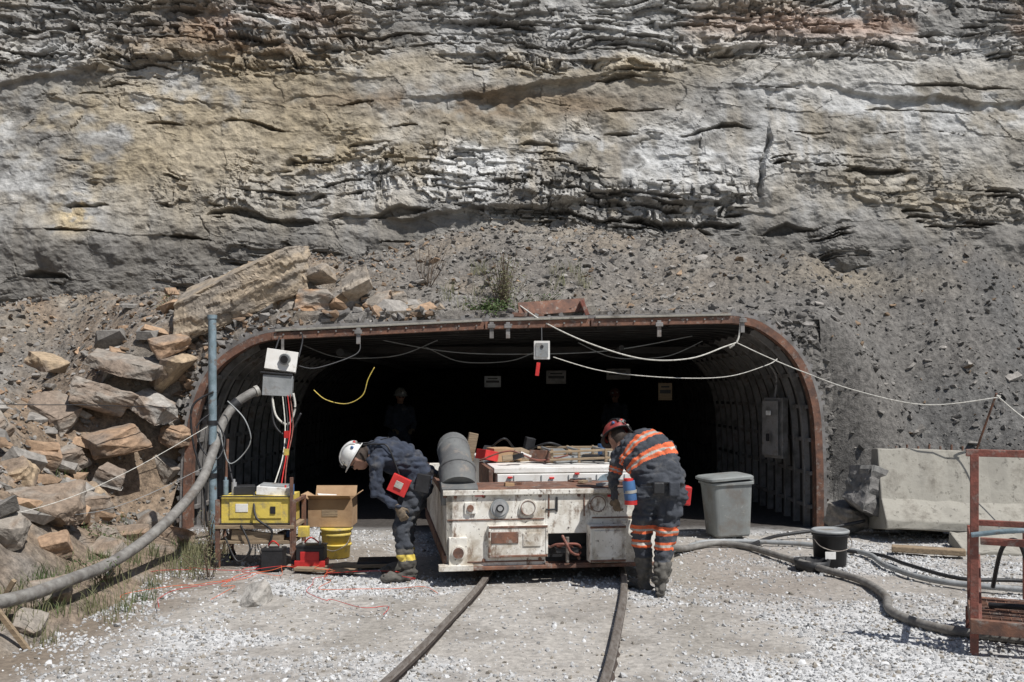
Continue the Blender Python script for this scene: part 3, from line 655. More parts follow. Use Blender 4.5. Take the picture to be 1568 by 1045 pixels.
# ---------------------------------------------------------------- people
def frame(f,u):
    f=Vector(f).normalized();u=Vector(u);s=f.cross(u).normalized();u=s.cross(f);return f,u,s
def remesh(b,voxel,it):
    o=b.obj('tmp');md=o.modifiers.new('r','REMESH');md.mode='VOXEL';md.voxel_size=voxel
    sm=o.modifiers.new('s','SMOOTH');sm.iterations=it;sm.factor=.5
    dg=bpy.context.evaluated_depsgraph_get();me=bpy.data.meshes.new_from_object(o.evaluated_get(dg));bpy.data.objects.remove(o)
    return me
def hand(parent,name,w,d,nrm,curl,m,side=1):
    f,u,s=frame(d,nrm);w=Vector(w);b=B();s=s*side
    b.cap(w-f*.03,w+f*.02,.028,.030,m)
    Fm=Matrix((f,s,u)).transposed();b.ell(w+f*.05,(.052,.042,.018),m,Fm)
    for i,(o,l) in enumerate(((-.030,.066),(-.010,.076),(.011,.070),(.031,.056))):
        p=w+f*.085+s*o;a=curl*.5;dirv=f*math.cos(a)-u*math.sin(a)
        for k,q in enumerate((.45,.32,.23)):
            p2=p+dirv*l*q*1.2;r=.0098-.0012*k;b.cap(p,p2,r,r*.93,m);p=p2;a+=curl*.7;dirv=f*math.cos(a)-u*math.sin(a)
    p=w+f*.02-s*.035;p2=p+(f*.7-s*.6-u*.3).normalized()*.04;p3=p2+(f*.9-u*.5).normalized()*.03
    b.cap(p,p2,.013,.011,m);b.cap(p2,p3,.011,.009,m)
    me=remesh(b,.005,2);me.materials.clear();me.materials.append(m)
    me.polygons.foreach_set('use_smooth',[True]*len(me.polygons));me.name=name
    o=bpy.data.objects.new(name,me);link(o,parent)
def person(name,J,hf,hu,mats,bands=(),hat=None,stout=1.0,seed=1,handspec=None,headskin='skin',handmat='glove',hats=1.0):
    e=empty(name);J={k:Vector(v) for k,v in J.items()};dm=M['navy'];b=B();caps=[]
    def cp(a,c,ra,rb,tag):
        b.cap(J[a] if isinstance(a,str) else a,J[c] if isinstance(c,str) else c,ra,rb,dm)
        caps.append((np.array(J[a] if isinstance(a,str) else a),np.array(J[c] if isinstance(c,str) else c),ra,rb,tag))
    for q in 'LR':
        cp('hip'+q,'knee'+q,.102*stout,.078*stout,'thigh'+q);cp('knee'+q,'ank'+q,.078*stout,.064,'shin'+q)
        k=J['knee'+q]+(J['ank'+q]-J['knee'+q])*.35;cp(k,J['ank'+q]+Vector((0,0,.06)),.084,.076,'shin'+q)
        tdir=(J['toe'+q]-J['ank'+q]);tdir.z=0;tdir.normalize()
        heel=J['ank'+q]-tdir*.05;heel.z=J['ank'+q].z-.045;toe=Vector(J['toe'+q]);cp(heel,toe,.05,.046,'foot'+q);cp('ank'+q,heel+tdir*.06,.062,.055,'foot'+q)
        cp('sh'+q,'el'+q,.074*stout,.062,'uarm'+q);cp('el'+q,'wr'+q,.060,.042,'farm'+q)
    sp=[J['pelvis'],J['waist'],J['chest'],J['neck']]
    sideL=(J['hipR']-J['hipL']).normalized();sideU=(J['shR']-J['shL']).normalized()
    P=smooth_pts(sp,5);n=len(P);vs=[];seg_=24
    wd=np.interp(np.linspace(0,1,n),[0,.12,.33,.62,.82,1],[.15,.188,.180,.208,.185,.07])*stout
    dp=np.interp(np.linspace(0,1,n),[0,.12,.33,.62,.82,1],[.11,.140,.135,.148,.120,.065])*stout
    for i,p in enumerate(P):
        t=(P[min(i+1,n-1)]-P[max(i-1,0)]).normalized();s=sideL.lerp(sideU,i/(n-1));s=(s-t*s.dot(t)).normalized();f=t.cross(s)
        for k in range(seg_):
            w=2*math.pi*k/seg_;vs.append(p+s*wd[i]*math.copysign(abs(math.cos(w))**.85,math.cos(w))+f*dp[i]*math.sin(w))
    fs=[(i*seg_+k,i*seg_+(k+1)%seg_,(i+1)*seg_+(k+1)%seg_,(i+1)*seg_+k) for i in range(n-1) for k in range(seg_)]
    fs.append(list(range(seg_))[::-1]);fs.append([(n-1)*seg_+k for k in range(seg_)]);b.add(vs,fs,dm)
    b.cap(J['hipL'],J['hipR'],.118*stout,.118*stout,dm);b.cap(J['chest'].lerp(J['shL'],.6),J['shL'],.08,.072,dm);b.cap(J['chest'].lerp(J['shR'],.6),J['shR'],.08,.072,dm)
    hc=J['head'];f,u,s=frame(hf,hu);Fm=Matrix((s,f,u)).transposed()
    b.cap(J['neck'],hc-u*.06-f*.01,.062,.055,dm)
    b.ell(hc+u*.01,(.076,.096,.105),dm,Fm);b.ell(hc+f*.032-u*.06,(.055,.058,.055),dm,Fm)
    b.cap(hc+f*.09+u*.005,hc+f*.112-u*.025,.010,.015,dm);b.cap(hc+f*.088-u*.058-s*.018,hc+f*.088-u*.058+s*.018,.010,.010,dm)
    b.cap(hc+f*.084+u*.022-s*.03,hc+f*.084+u*.022+s*.03,.012,.012,dm);b.ell(hc+s*.078,(.012,.020,.030),dm,Fm);b.ell(hc-s*.078,(.012,.020,.030),dm,Fm)
    me=remesh(b,.0105,3)
    nv=len(me.vertices);co=np.zeros(nv*3);me.vertices.foreach_get('co',co);co=co.reshape(-1,3)
    no=np.zeros(nv*3);me.vertex_normals.foreach_get('vector',no);no=no.reshape(-1,3)
    def classify(pts):
        best=np.full(len(pts),9.);tag=np.zeros(len(pts),int);tt=np.zeros(len(pts));names=[]
        for i,(a,c,ra,rb,tg) in enumerate(caps):
            names.append(tg);d=c-a;t=np.clip(((pts-a)@d)/(d@d),0,1);dist=np.linalg.norm(pts-(a+t[:,None]*d),axis=1)-(ra+(rb-ra)*t)
            m=dist<best;best[m]=dist[m];tag[m]=i;tt[m]=t[m]
        names.append('torso');Pn=np.array([tuple(q) for q in P]);bd=np.full(len(pts),9.);bt=np.zeros(len(pts))
        for i in range(n-1):
            a=Pn[i];d=Pn[i+1]-a;t=np.clip(((pts-a)@d)/(d@d),0,1);q=np.linalg.norm(pts-(a+t[:,None]*d),axis=1)
            m=q<bd;bd[m]=q[m];bt[m]=(i+t[m])/(n-1)
        dd=bd-np.interp(bt,[0,.8,1],[.17,.17,.06])*stout;m=dd<best;best[m]=dd[m];tag[m]=len(names)-1;tt[m]=bt[m]
        names.append('head');q=np.array(hc);dh=np.linalg.norm(pts-q,axis=1)-.118;m=dh<.012;tag[m]=len(names)-1
        return tag,tt,names
    tg,tt,names=classify(co)
    isH=np.array([nm=='head' for nm in names])[tg]
    w1=vn(co[:,0]*13+seed,co[:,1]*13,co[:,2]*22,seed);w2=vn(co[:,0]*32,co[:,1]*32,co[:,2]*48,seed+2);w3=vn(co[:,0]*7,co[:,1]*7,co[:,2]*11,seed+4)
    amp=(np.abs(w1-.5)*2-.5)*.034+(w2-.5)*.012+(w3-.5)*.025
    co=co+no*(amp*(~isH))[:,None]
    me.vertices.foreach_set('co',co.ravel())
    npf=len(me.polygons);cc=np.zeros(npf*3);me.polygons.foreach_get('center',cc);cc=cc.reshape(-1,3)
    tg,tt,names=classify(cc)
    ml=[];idx=np.zeros(npf,int)
    def mi(m):
        if m not in ml: ml.append(m)
        return ml.index(m)
    for i,nm in enumerate(names):
        sel=tg==i
        if nm=='head': idx[sel]=mi(M[headskin])
        elif nm.startswith('foot'): idx[sel]=mi(M['boot'])
        else:
            key=nm.rstrip('LR') if nm not in('torso',) else nm
            idx[sel]=mi(mats.get(key,M['navy']))
            if nm.startswith('shin'):
                sel2=sel&(cc[:,2]<J['ank'+nm[-1]].z+.20);idx[sel2]=mi(M['boot'])
            for (bn,t0,t1,m) in bands:
                if bn==key: idx[sel&(tt>=t0)&(tt<=t1)]=mi(m)
    for (bn,z0,z1,m) in bands:
        if bn=='zleg': 
            lg_=np.array([nm.startswith('shin') or nm.startswith('thigh') for nm in names])[tg]
            idx[lg_&(cc[:,2]>z0)&(cc[:,2]<z1)]=mi(m)
    hd=np.array([nm=='head' for nm in names])[tg];rel=cc-np.array(hc)
    idx[hd&((rel@np.array(f))<-.02)&((rel@np.array(u))>-.075)]=mi(M['hair'])
    me.materials.clear()
    for m in ml: me.materials.append(m)
    me.polygons.foreach_set('material_index',idx);me.polygons.foreach_set('use_smooth',[True]*npf);me.update()
    o=bpy.data.objects.new('body',me);link(o,e)
    b=B();hm,hm2=hat;X=Matrix((s,f,u)).transposed().to_4x4()@Matrix.Scale(hats,4);X.translation=hc+u*.045+f*.005
    prof=[(.118,-.006),(.116,.02),(.110,.055),(.092,.085),(.060,.108),(.022,.118),(.001,.119)]
    vs=[];sg=28
    for r,z in prof:
        for k in range(sg): w=2*math.pi*k/sg;vs.append((r*.93*math.cos(w),r*1.14*math.sin(w),z))
    b.add(vs,[(i*sg+k,i*sg+(k+1)%sg,(i+1)*sg+(k+1)%sg,(i+1)*sg+k) for i in range(len(prof)-1) for k in range(sg)],hm,True,X)
    vs=[]
    for r,z in ((.112,.0),(.145,-.012),(.145,-.018),(.108,-.008)):
        for k in range(sg): w=2*math.pi*k/sg;ex=1+.22*max(0,math.sin(w))**3;vs.append((r*.92*math.cos(w),r*1.12*math.sin(w)*ex,z))
    b.add(vs,[(i*sg+k,i*sg+(k+1)%sg,((i+1)%4)*sg+(k+1)%sg,((i+1)%4)*sg+k) for i in range(4) for k in range(sg)],hm2,True,X)
    for k in (-1,0,1):
        pts=[(k*.035,.135*math.cos(a),.03+.098*math.sin(a)) for a in np.linspace(.15,math.pi-.15,9)]
        b.tube([X@Vector(p) for p in pts],.007 if k else .010,hm2,seg=6,n=2)
    b.cyl(X@Vector((0,.12,.045)),X@Vector((0,.165,.045)),.028,M['black'],seg=16);b.cyl(X@Vector((0,.165,.045)),X@Vector((0,.168,.045)),.023,M['glass'],seg=16)
    b.box(X@Vector((.0,-.128,.05)),(.04,.02,.03),M['silver'])
    for a,zz_,mm in ((2.4,.045,'silver'),(4.0,.05,'blue'),(5.6,.045,'silver'),(4.7,.06,'red')):
        b.ell(X@Vector((.108*math.cos(a),.130*math.sin(a),zz_)),(.016,.016,.014),M[mm],seg=8,rings=6)
    b.tube([X@Vector((0,-.13,.04)),X@Vector((.02,-.16,-.02)),J['neck']-f*.10+u*.02,J['chest']-f*.15+u*.06],.005,M['black'],seg=6)
    b.obj('hard_hat',parent=e)
    if headskin=='skin':
        b=B()
        for k in (-1,1):
            b.ell(hc+f*.092+s*.031*k+u*.004,(.019,.008,.014),M['black'],Fm,seg=10,rings=6)
        b.tube([hc+s*.08+u*.004,hc+f*.095+s*.045+u*.006,hc+f*.1+u*.008,hc+f*.095-s*.045+u*.006,hc-s*.08+u*.004],.003,M['black'],seg=5,n=3);b.obj('safety_glasses',parent=e)
    if handspec:
        for nm,(w,d,nr,cu,sd) in handspec.items(): hand(e,nm,w,d,nr,cu,M[handmat],sd)
    return e
nv_,ch_=M['navy'],M['charcoal']
e=person('miner',dict(pelvis=(-.84,8.62,.86),waist=(-.92,8.61,1.01),chest=(-1.14,8.58,1.13),neck=(-1.31,8.56,1.15),head=(-1.40,8.54,1.10),
  hipL=(-.88,8.51,.84),hipR=(-.86,8.75,.84),kneeL=(-1.00,8.44,.47),kneeR=(-.98,8.78,.47),ankL=(-.93,8.42,.10),ankR=(-1.0,8.82,.10),
  toeL=(-1.12,8.34,.045),toeR=(-1.18,8.74,.045),shL=(-1.22,8.40,1.10),shR=(-1.22,8.76,1.12),elL=(-1.20,8.34,.81),wrL=(-1.02,8.34,.67),elR=(-.94,8.86,1.08),wrR=(-.72,8.83,.93)),
  (-.50,.25,-.83),(-.80,-.10,.58),dict(thigh=ch_,shin=ch_,torso=nv_,uarm=nv_,farm=nv_),bands=[('torso',.10,.17,M['black']),('zleg',.19,.245,M['yellow'])],
  hat=(M['hatw'],M['hatw']),seed=3,hats=.90,stout=1.12,handspec=dict(hand_left=((-1.01,8.34,.66),(.5,0,-.85),(0,-1,.1),1.2,1),hand_right=((-.71,8.83,.92),(.9,-.05,-.35),(-.3,0,.95),.9,-1)))
b=B();b.box((-1.00,8.33,.87),(.17,.07,.16),M['red'],rot=(0,R_(25),0));b.box((-1.0,8.288,.875),(.07,.012,.06),M['silver'],rot=(0,R_(25),0));b.box((-.80,8.42,.88),(.12,.08,.16),M['black'],rot=(0,.2,0))
b.tube([(-1.0,8.36,.95),(-1.1,8.36,1.20),(-1.2,8.40,1.23),(-1.34,8.44,1.22)],.008,M['black']);b.obj('belt_kit',bevel=.012,parent=e)
e=person('miner',dict(pelvis=(1.24,7.84,.86),waist=(1.23,7.89,1.00),chest=(1.14,8.03,1.18),neck=(1.01,8.18,1.28),head=(.93,8.25,1.29),
  hipL=(1.12,7.88,.85),hipR=(1.34,7.84,.85),kneeL=(1.10,7.92,.47),kneeR=(1.27,7.80,.47),ankL=(1.12,7.94,.10),ankR=(1.22,7.74,.10),
  toeL=(1.03,8.10,.045),toeR=(1.27,7.94,.045),shL=(.94,8.12,1.15),shR=(1.32,8.00,1.17),elL=(.87,8.12,.92),wrL=(.90,8.20,.77),elR=(1.43,8.06,.95),wrR=(1.40,8.27,.89)),
  (-.40,.70,-.60),(-.20,.55,.80),dict(thigh=ch_,shin=ch_,torso=ch_,uarm=ch_,farm=ch_),
  bands=[('torso',.46,.50,M['orange']),('torso',.50,.53,M['silver']),('torso',.53,.57,M['orange']),('torso',.67,.71,M['orange']),('torso',.71,.735,M['silver']),('torso',.735,.78,M['orange']),('torso',.10,.15,M['black']),
   ('uarm',.45,.52,M['orange']),('uarm',.52,.58,M['silver']),('uarm',.58,.65,M['orange']),
   ('zleg',.51,.535,M['orange']),('zleg',.535,.555,M['silver']),('zleg',.555,.585,M['orange']),('zleg',.39,.415,M['orange']),('zleg',.415,.435,M['silver']),('zleg',.435,.46,M['orange'])],
  hat=(M['hatr'],M['black']),stout=1.17,seed=9,handspec=dict(hand_left=((.90,8.20,.76),(.2,.25,-.9),(-.5,-.8,-.2),1.0,-1),hand_right=((1.40,8.28,.885),(0,.95,-.3),(0,.3,.95),.9,1)))
b=B();b.cyl((.985,7.78,.80),(.965,7.78,.96),.052,M['blue'],seg=20);b.cyl((.985,7.78,.765),(.985,7.78,.80),.053,M['red'],seg=20);b.cyl((.965,7.78,.96),(.965,7.78,.98),.04,M['red'],seg=16);b.cyl((.98,7.78,.86),(.978,7.78,.885),.0545,M['silver'],seg=20)
b.box((1.46,7.88,.83),(.07,.13,.16),M['red'],rot=(0,.1,0));b.box((1.20,7.68,.91),(.09,.05,.10),M['black']);b.box((1.33,7.69,.90),(.09,.05,.12),M['charcoal'])
b.obj('belt_kit',bevel=.012,parent=e)
def stand(x,y,yaw,seed,hatm):
    c,s_=math.cos(yaw),math.sin(yaw)
    def T(a,b_,z): return (x+a*c-b_*s_,y+a*s_+b_*c,z)
    return person('miner',dict(pelvis=T(0,0,.92),waist=T(0,0,1.05),chest=T(0,0,1.28),neck=T(0,-.01,1.46),head=T(0,-.03,1.60),hipL=T(.10,0,.90),hipR=T(-.10,0,.90),
      kneeL=T(.12,-.03,.5),kneeR=T(-.12,-.02,.5),ankL=T(.13,.02,.1),ankR=T(-.13,0,.1),toeL=T(.16,-.17,.045),toeR=T(-.16,-.17,.045),shL=T(.19,0,1.38),shR=T(-.19,0,1.38),
      elL=T(.26,-.02,1.1),elR=T(-.26,-.02,1.1),wrL=T(.18,-.22,1.0),wrR=T(-.18,-.22,1.0)),(s_*1,-c,-.1),(0,0,1),dict(),
      hat=(hatm,hatm),seed=seed,handspec=dict(hand_left=(T(.18,-.22,1.0),(s_*.7-.5*c,-c*.7-.5*s_,-.2),(0,0,1),1,1),hand_right=(T(-.18,-.22,1.0),(s_*.7+.5*c,-c*.7+.5*s_,-.2),(0,0,1),1,-1)))
stand(-2.1,17.6,.35,12,M['grey']);stand(2.15,19.5,-.4,15,M['rust_red'])

# ---------------------------------------------------------------- left: pole, conduit, cart, lamps
b=B();b.cyl((-3.12,9.8,-.1),(-3.13,9.8,2.48),.042,M['bluegrey'],seg=20);b.cyl((-3.13,9.8,2.46),(-3.13,9.8,2.50),.05,M['bluegrey'],seg=20);b.cyl((-3.03,9.86,-.1),(-3.0,9.9,1.2),.016,M['rust'])
for z in (1.35,1.1,.8): b.cyl((-3.13,9.8,z),(-3.13,9.8,z+.05),.052,M['black'])
b.obj('steel_pipe_post')
b=B()
b.tube([(-2.79,10.2,1.70),(-2.86,10.15,1.66),(-2.98,10.1,1.56),(-3.07,9.95,1.36),(-3.10,9.75,1.09),(-3.10,9.35,.80),(-3.17,8.85,.56),(-3.25,8.3,.38),(-3.3,7.7,.29),(-3.32,7.1,.285),(-3.4,6.6,.27),(-3.5,6.2,.29),(-3.7,5.5,.35),(-4.0,4.5,.5)],.049,M['hose'],seg=14,n=8)
b.cyl((-2.79,10.2,1.70),(-2.76,10.22,1.715),.060,M['silver']);b.cyl((-3.0,10.08,1.54),(-2.95,10.11,1.59),.058,M['black'])
b.obj('conduit_hose')
b=B()
b.tube([(-3.1,9.8,1.5),(-3.25,9.7,1.35),(-3.2,9.7,1.1),(-3.05,9.7,1.0),(-3.0,9.8,1.2),(-3.12,9.8,1.45)],.009,M['black'],seg=6)
b.tube([(-3.0,9.9,1.6),(-2.8,9.85,1.4),(-2.75,9.85,1.15),(-2.95,9.8,.95),(-3.05,9.8,1.3)],.007,M['grey'],seg=6)
b.tube([(-3.1,9.75,1.7),(-3.3,9.7,1.55),(-3.3,9.7,1.2),(-3.2,9.7,.8),(-3.15,9.7,.3)],.012,M['black'],seg=6)
b.tube([(-3.0,9.9,1.0),(-2.9,9.8,.6),(-2.95,9.7,.3),(-2.8,9.5,.05)],.012,M['black'],seg=6)
b.obj('cable_bundle')
b=B();b.box((-2.70,11.0,2.06),(.36,.10,.24),M['white2'],rot=(R_(-8),R_(8),R_(10)));b.box((-2.74,11.0,1.77),(.34,.16,.24),M['grey'],rot=(0,R_(3),R_(8)))
b.cyl((-2.64,10.94,2.08),(-2.645,10.90,2.075),.065,M['grey'],seg=24);b.cyl((-2.645,10.905,2.075),(-2.646,10.89,2.073),.045,M['black'],seg=20);b.box((-2.74,10.915,1.91),(.37,.03,.02),M['black'],rot=(0,R_(5),R_(8)))
b.box((-2.70,11.05,2.22),(.03,.03,.2),M['galv']);b.cyl((-2.8,11.05,2.15),(-2.8,11.3,2.35),.01,M['black']);b.tube([(-2.5,11,2.1),(-2.5,11.2,2.3),(-2.55,11.4,2.4)],.01,M['black'])
b.obj('flood_lamp',bevel=.01)
b=B()
for i,(dx,m) in enumerate(((0,'red'),(.03,'rust_red'),(-.03,'black'),(-.06,'rope'))):
    b.tube([(-2.62+dx,10.95,1.68),(-2.55+dx,10.8,1.3),(-2.50+dx*.6,10.4,1.0),(-2.42+dx,9.9,.80),(-2.36+dx*2,9.5,.55)],.007,M[m],seg=6)
b.tube([(-2.8,10.95,1.66),(-2.74,10.9,1.42),(-2.6,10.9,1.32),(-2.52,10.9,1.5),(-2.54,10.9,1.68)],.013,M['rope'],seg=8)
b.tube([(-2.8,10.95,1.66),(-2.76,10.9,1.32),(-2.6,10.9,1.2),(-2.45,10.9,1.45)],.014,M['black'],seg=8)
b.box((-2.50,10.4,1.03),(.05,.04,.07),M['yellow']);b.box((-2.52,10.5,1.22),(.05,.04,.08),M['red'])
b.tube([(-2.5,11.0,2.0),(-2.3,11.1,1.98),(-1.9,11.4,2.15),(-1.86,11.5,2.3)],.009,M['black'],seg=6)
b.tube([(-2.45,11.6,1.72),(-2.3,11.6,1.6),(-2.05,11.6,1.55),(-1.85,11.6,1.65),(-1.78,11.6,1.85),(-1.7,11.6,2.0)],.006,M['yellow'],seg=6)
b.obj('hanging_cables')
b=B()
b.box((-2.47,9.25,.56),(.66,.42,.27),M['yellow']);b.box((-2.47,9.035,.56),(.50,.01,.16),M['yellow']);b.box((-2.6,9.028,.58),(.12,.006,.08),M['white2']);b.box((-2.32,9.2,.735),(.32,.26,.08),M['white2'],rot=(0,R_(4),.1));b.box((-2.32,9.2,.78),(.26,.2,.03),M['grey'],rot=(0,R_(4),.1))
b.box((-2.47,9.02,.69),(.68,.02,.012),M['black']);b.box((-2.47,9.02,.43),(.68,.02,.012),M['black']);b.box((-2.3,9.03,.56),(.05,.02,.07),M['black'])
b.box((-2.62,9.2,.74),(.2,.2,.08),M['black'],rot=(0,0,.3));b.box((-2.47,9.25,.40),(.76,.5,.035),M['wood']);b.box((-2.47,9.25,.25),(.74,.46,.03),M['wood'])
for x in (-2.83,-2.10):
    for yy in (9.03,9.47): b.box((x,yy,.33),(.04,.04,.66),M['rust']);b.cyl((x-.015,yy,.045),(x+.015,yy,.045),.045,M['black'])
b.box((-2.10,9.25,.64),(.03,.46,.03),M['rust']);b.box((-2.12,9.03,.5),(.03,.03,.75),M['rust'])
for x,m,h in ((-2.78,'bluegrey',.14),(-2.70,'glass',.12),(-2.2,'red',.06),(-2.14,'blue',.1)): b.cyl((x,9.12,.70),(x,9.12,.70+h),.025,M[m]);b.cyl((x,9.12,.70+h),(x,9.12,.73+h),.012,M[m])
b.box((-2.45,9.05,.30),(.5,.04,.10),M['wood'],rot=(0,R_(6),0));b.tube([(-2.75,9.2,.44),(-2.6,9.1,.5),(-2.4,9.15,.43),(-2.2,9.1,.47)],.014,M['black']);b.tube([(-2.5,9.1,.72),(-2.45,8.98,.5),(-2.3,9.0,.35),(-2.4,9.0,.1)],.012,M['black'])
b.tube([(-2.6,9.0,.42),(-2.5,8.96,.2),(-2.62,8.96,.08),(-2.75,9.0,.3)],.01,M['black'])
rq=random.Random(5)
for i in range(16): b.box((rq.uniform(-2.75,-2.2),rq.uniform(9.08,9.4),rq.choice([.44,.29,.72])),(rq.uniform(.03,.12),rq.uniform(.03,.1),rq.uniform(.02,.06)),rq.choice([M['black'],M['rust'],M['grey'],M['card'],M['blue']]),rot=(0,rq.uniform(-.3,.3),rq.uniform(0,3)))
b.obj('equipment_cart',bevel=.008)
def battery(b,c,sz,m):
    b.box(c,sz,m);b.box((c[0],c[1],c[2]+sz[2]/2+.012),(sz[0]*1.04,sz[1]*1.04,.022),m)
    for k in (-1,1): b.cyl((c[0]+k*sz[0]*.3,c[1],c[2]+sz[2]/2+.02),(c[0]+k*sz[0]*.3,c[1],c[2]+sz[2]/2+.05),.014,M['silver'])
    b.tube([(c[0]-sz[0]*.3,c[1],c[2]+sz[2]/2+.03),(c[0],c[1]-.03,c[2]+sz[2]/2+.09),(c[0]+sz[0]*.3,c[1],c[2]+sz[2]/2+.03)],.008,M['red'],seg=6)
b=B();battery(b,(-2.27,8.95,.10),(.2,.17,.18),M['black']);o=b.obj('battery',bevel=.008)
b=B();battery(b,(-1.92,9.0,.115),(.26,.18,.20),M['black']);b.box((-1.92,8.905,.12),(.18,.01,.12),M['red']);b.box((-1.92,9.0,.06),(.29,.21,.07),M['red']);b.box((-2.04,9.2,.33),(.1,.08,.1),M['yellow']);b.obj('battery_charger',bevel=.008)
b=B()
cx0,cy0,z0,z1=-1.86,9.75,.32,.60
b.box((cx0,cy0-.17,(z0+z1)/2),(.44,.008,z1-z0),cd);b.box((cx0,cy0+.17,(z0+z1)/2),(.44,.008,z1-z0),cd);b.box((cx0-.22,cy0,(z0+z1)/2),(.008,.34,z1-z0),cd);b.box((cx0+.22,cy0,(z0+z1)/2),(.008,.34,z1-z0),cd);b.box((cx0,cy0,z0+.01),(.44,.34,.01),cd)
b.box((cx0,cy0-.20,z1+.025),(.43,.008,.09),cd,rot=(R_(60),0,0));b.box((cx0,cy0+.2,z1+.05),(.43,.008,.12),cd,rot=(R_(-30),0,0));b.box((cx0-.255,cy0,z1+.02),(.1,.33,.008),cd,rot=(0,R_(30),0));b.box((cx0+.25,cy0,z1+.03),(.1,.33,.008),cd,rot=(0,R_(-40),0))
b.box((cx0-.05,cy0,z1-.03),(.2,.2,.08),M['white2'],rot=(.2,.1,.4));b.box((cx0,cy0-.176,.46),(.16,.004,.07),M['wood']);b.obj('cardboard_box')
b=B();b.lathe([(.12,0),(.135,.0),(.15,.22),(.158,.222),(.158,.245),(.15,.25),(.155,.275),(.165,.275),(.165,.30),(.15,.30)],(-1.80,9.62,.01),M['yellow'])
b.lathe([(.151,.12),(.157,.125),(.157,.135),(.151,.14)],(-1.80,9.62,.01),M['yellow']);b.tube([(-1.96,9.6,.26),(-1.93,9.46,.16),(-1.80,9.42,.10),(-1.67,9.46,.16),(-1.64,9.6,.26)],.005,M['steel'],seg=6)
b.obj('yellow_bucket')
b=B();b.box((-1.55,9.0,.03),(.75,.12,.035),M['wood'],rot=(0,0,.15));b.box((-1.75,8.8,.03),(.6,.10,.03),M['wood'],rot=(0,0,-.2));b.box((-1.3,9.15,.05),(.4,.3,.03),M['black'],rot=(0,0,.1));b.obj('wood_planks',bevel=.004)
b=B();rr=random.Random(3)
for j in range(7):
    p=[Vector((-2.3+.1*j,8.95,.05))]
    for i in range(11):
        q=p[-1]+Vector((rr.uniform(-.30,.12) if j<4 else rr.uniform(-.1,.35),rr.uniform(-.34,.08),0));q.z=.03+rr.random()*.03;p.append(q)
    b.tube(p,.0026,M['orange'] if j%2 else M['red'],seg=5,n=6)
b.obj('blasting_wire')

# ---------------------------------------------------------------- overhead ropes, sensor box, signs
b=B()
b.tube([(.10,11.8,2.78),(.45,11.5,2.52),(1.0,11.35,2.26),(1.6,11.3,2.09),(2.15,11.3,2.10),(2.6,11.45,2.25),(2.75,11.5,2.30)],.009,M['rope'],seg=6)
b.tube([(.50,11.4,2.12),(1.1,11.4,1.95),(1.9,11.4,1.87),(2.6,11.4,1.88),(3.1,11.45,2.02),(3.25,11.5,2.1)],.006,M['rope'],seg=6)
b.tube([(2.75,11.5,2.30),(3.1,11.4,2.12),(3.5,11.3,1.94),(4.0,11.0,1.72),(4.7,10.7,1.55),(5.4,10.5,1.63),(5.42,10.5,1.66)],.007,M['rope'],seg=6)
b.tube([(2.75,11.5,2.30),(2.78,11.5,2.38),(2.80,11.5,2.55)],.012,M['rope'],seg=6);b.tube([(2.72,11.5,2.28),(2.66,11.5,2.24)],.02,M['rope'],seg=6)
b.tube([(5.42,10.5,1.66),(5.55,10.4,1.5),(5.7,10.2,1.3),(5.8,10.0,1.1)],.008,M['rope'],seg=6)
for (x0,x1,zz,yy) in ((-2.9,-1.0,2.15,12.6),(-1.2,.5,2.1,13.0),(.9,2.6,2.15,12.8),(-1.9,2.4,2.2,12.5)):
    b.tube([(x0,yy,zz+.22),((x0*.75+x1*.25),yy,zz+.03),((x0+x1)/2,yy,zz),((x0*.25+x1*.75),yy,zz+.05),(x1,yy,zz+.24)],.007,M['grey'],seg=6)
b.obj('hanging_rope')
b=B();b.box((.36,11.35,2.20),(.19,.10,.22),M['white2']);b.box((.36,11.29,2.20),(.15,.012,.17),M['grey']);b.cyl((.36,11.35,2.31),(.36,11.45,2.48),.008,M['black']);b.cyl((.36,11.28,2.24),(.36,11.275,2.24),.02,M['black'])
b.tube([(.33,11.34,2.09),(.32,11.33,2.0),(.33,11.33,1.92)],.006,M['black'],seg=6);b.box((.31,11.33,1.97),(.045,.045,.16),M['red'],rot=(0,.12,0));b.obj('gas_monitor_box',bevel=.01)
b=B();b.box((3.50,12.45,1.22),(.10,.34,.80),M['galv'],rot=(0,0,.5));b.box((3.41,12.40,1.22),(.02,.28,.72),M['galv'],rot=(0,0,.5));b.box((3.36,12.34,1.1),(.03,.04,.1),M['black'],rot=(0,0,.5));b.box((3.37,12.34,1.42),(.02,.08,.06),M['white2'],rot=(0,0,.5));b.tube([(3.5,12.5,1.6),(3.52,12.5,1.9),(3.4,12.5,2.1)],.02,M['galv']);b.obj('electrical_panel',bevel=.006)
def sign(x,y,z,w,h,m):
    b=B();b.box((x,y,z),(w,.02,h),m);b.box((x,y-.012,z),(w*.8,.008,h*.2),M['black']);b.box((x,y-.012,z+h*.28),(w*.6,.008,h*.1),M['black']);b.cyl((x-w*.3,y,z+h/2),(x-w*.3,y,2.38),.004,M['black']);b.cyl((x+w*.3,y,z+h/2),(x+w*.3,y,2.38),.004,M['black']);b.obj('hanging_sign')
sign(-.33,16.0,1.87,.28,.19,M['grey']);sign(.80,17.0,1.96,.36,.24,M['galv']);sign(1.95,17.2,2.02,.44,.2,M['galv']);sign(2.48,15.2,1.70,.22,.28,M['wood'])

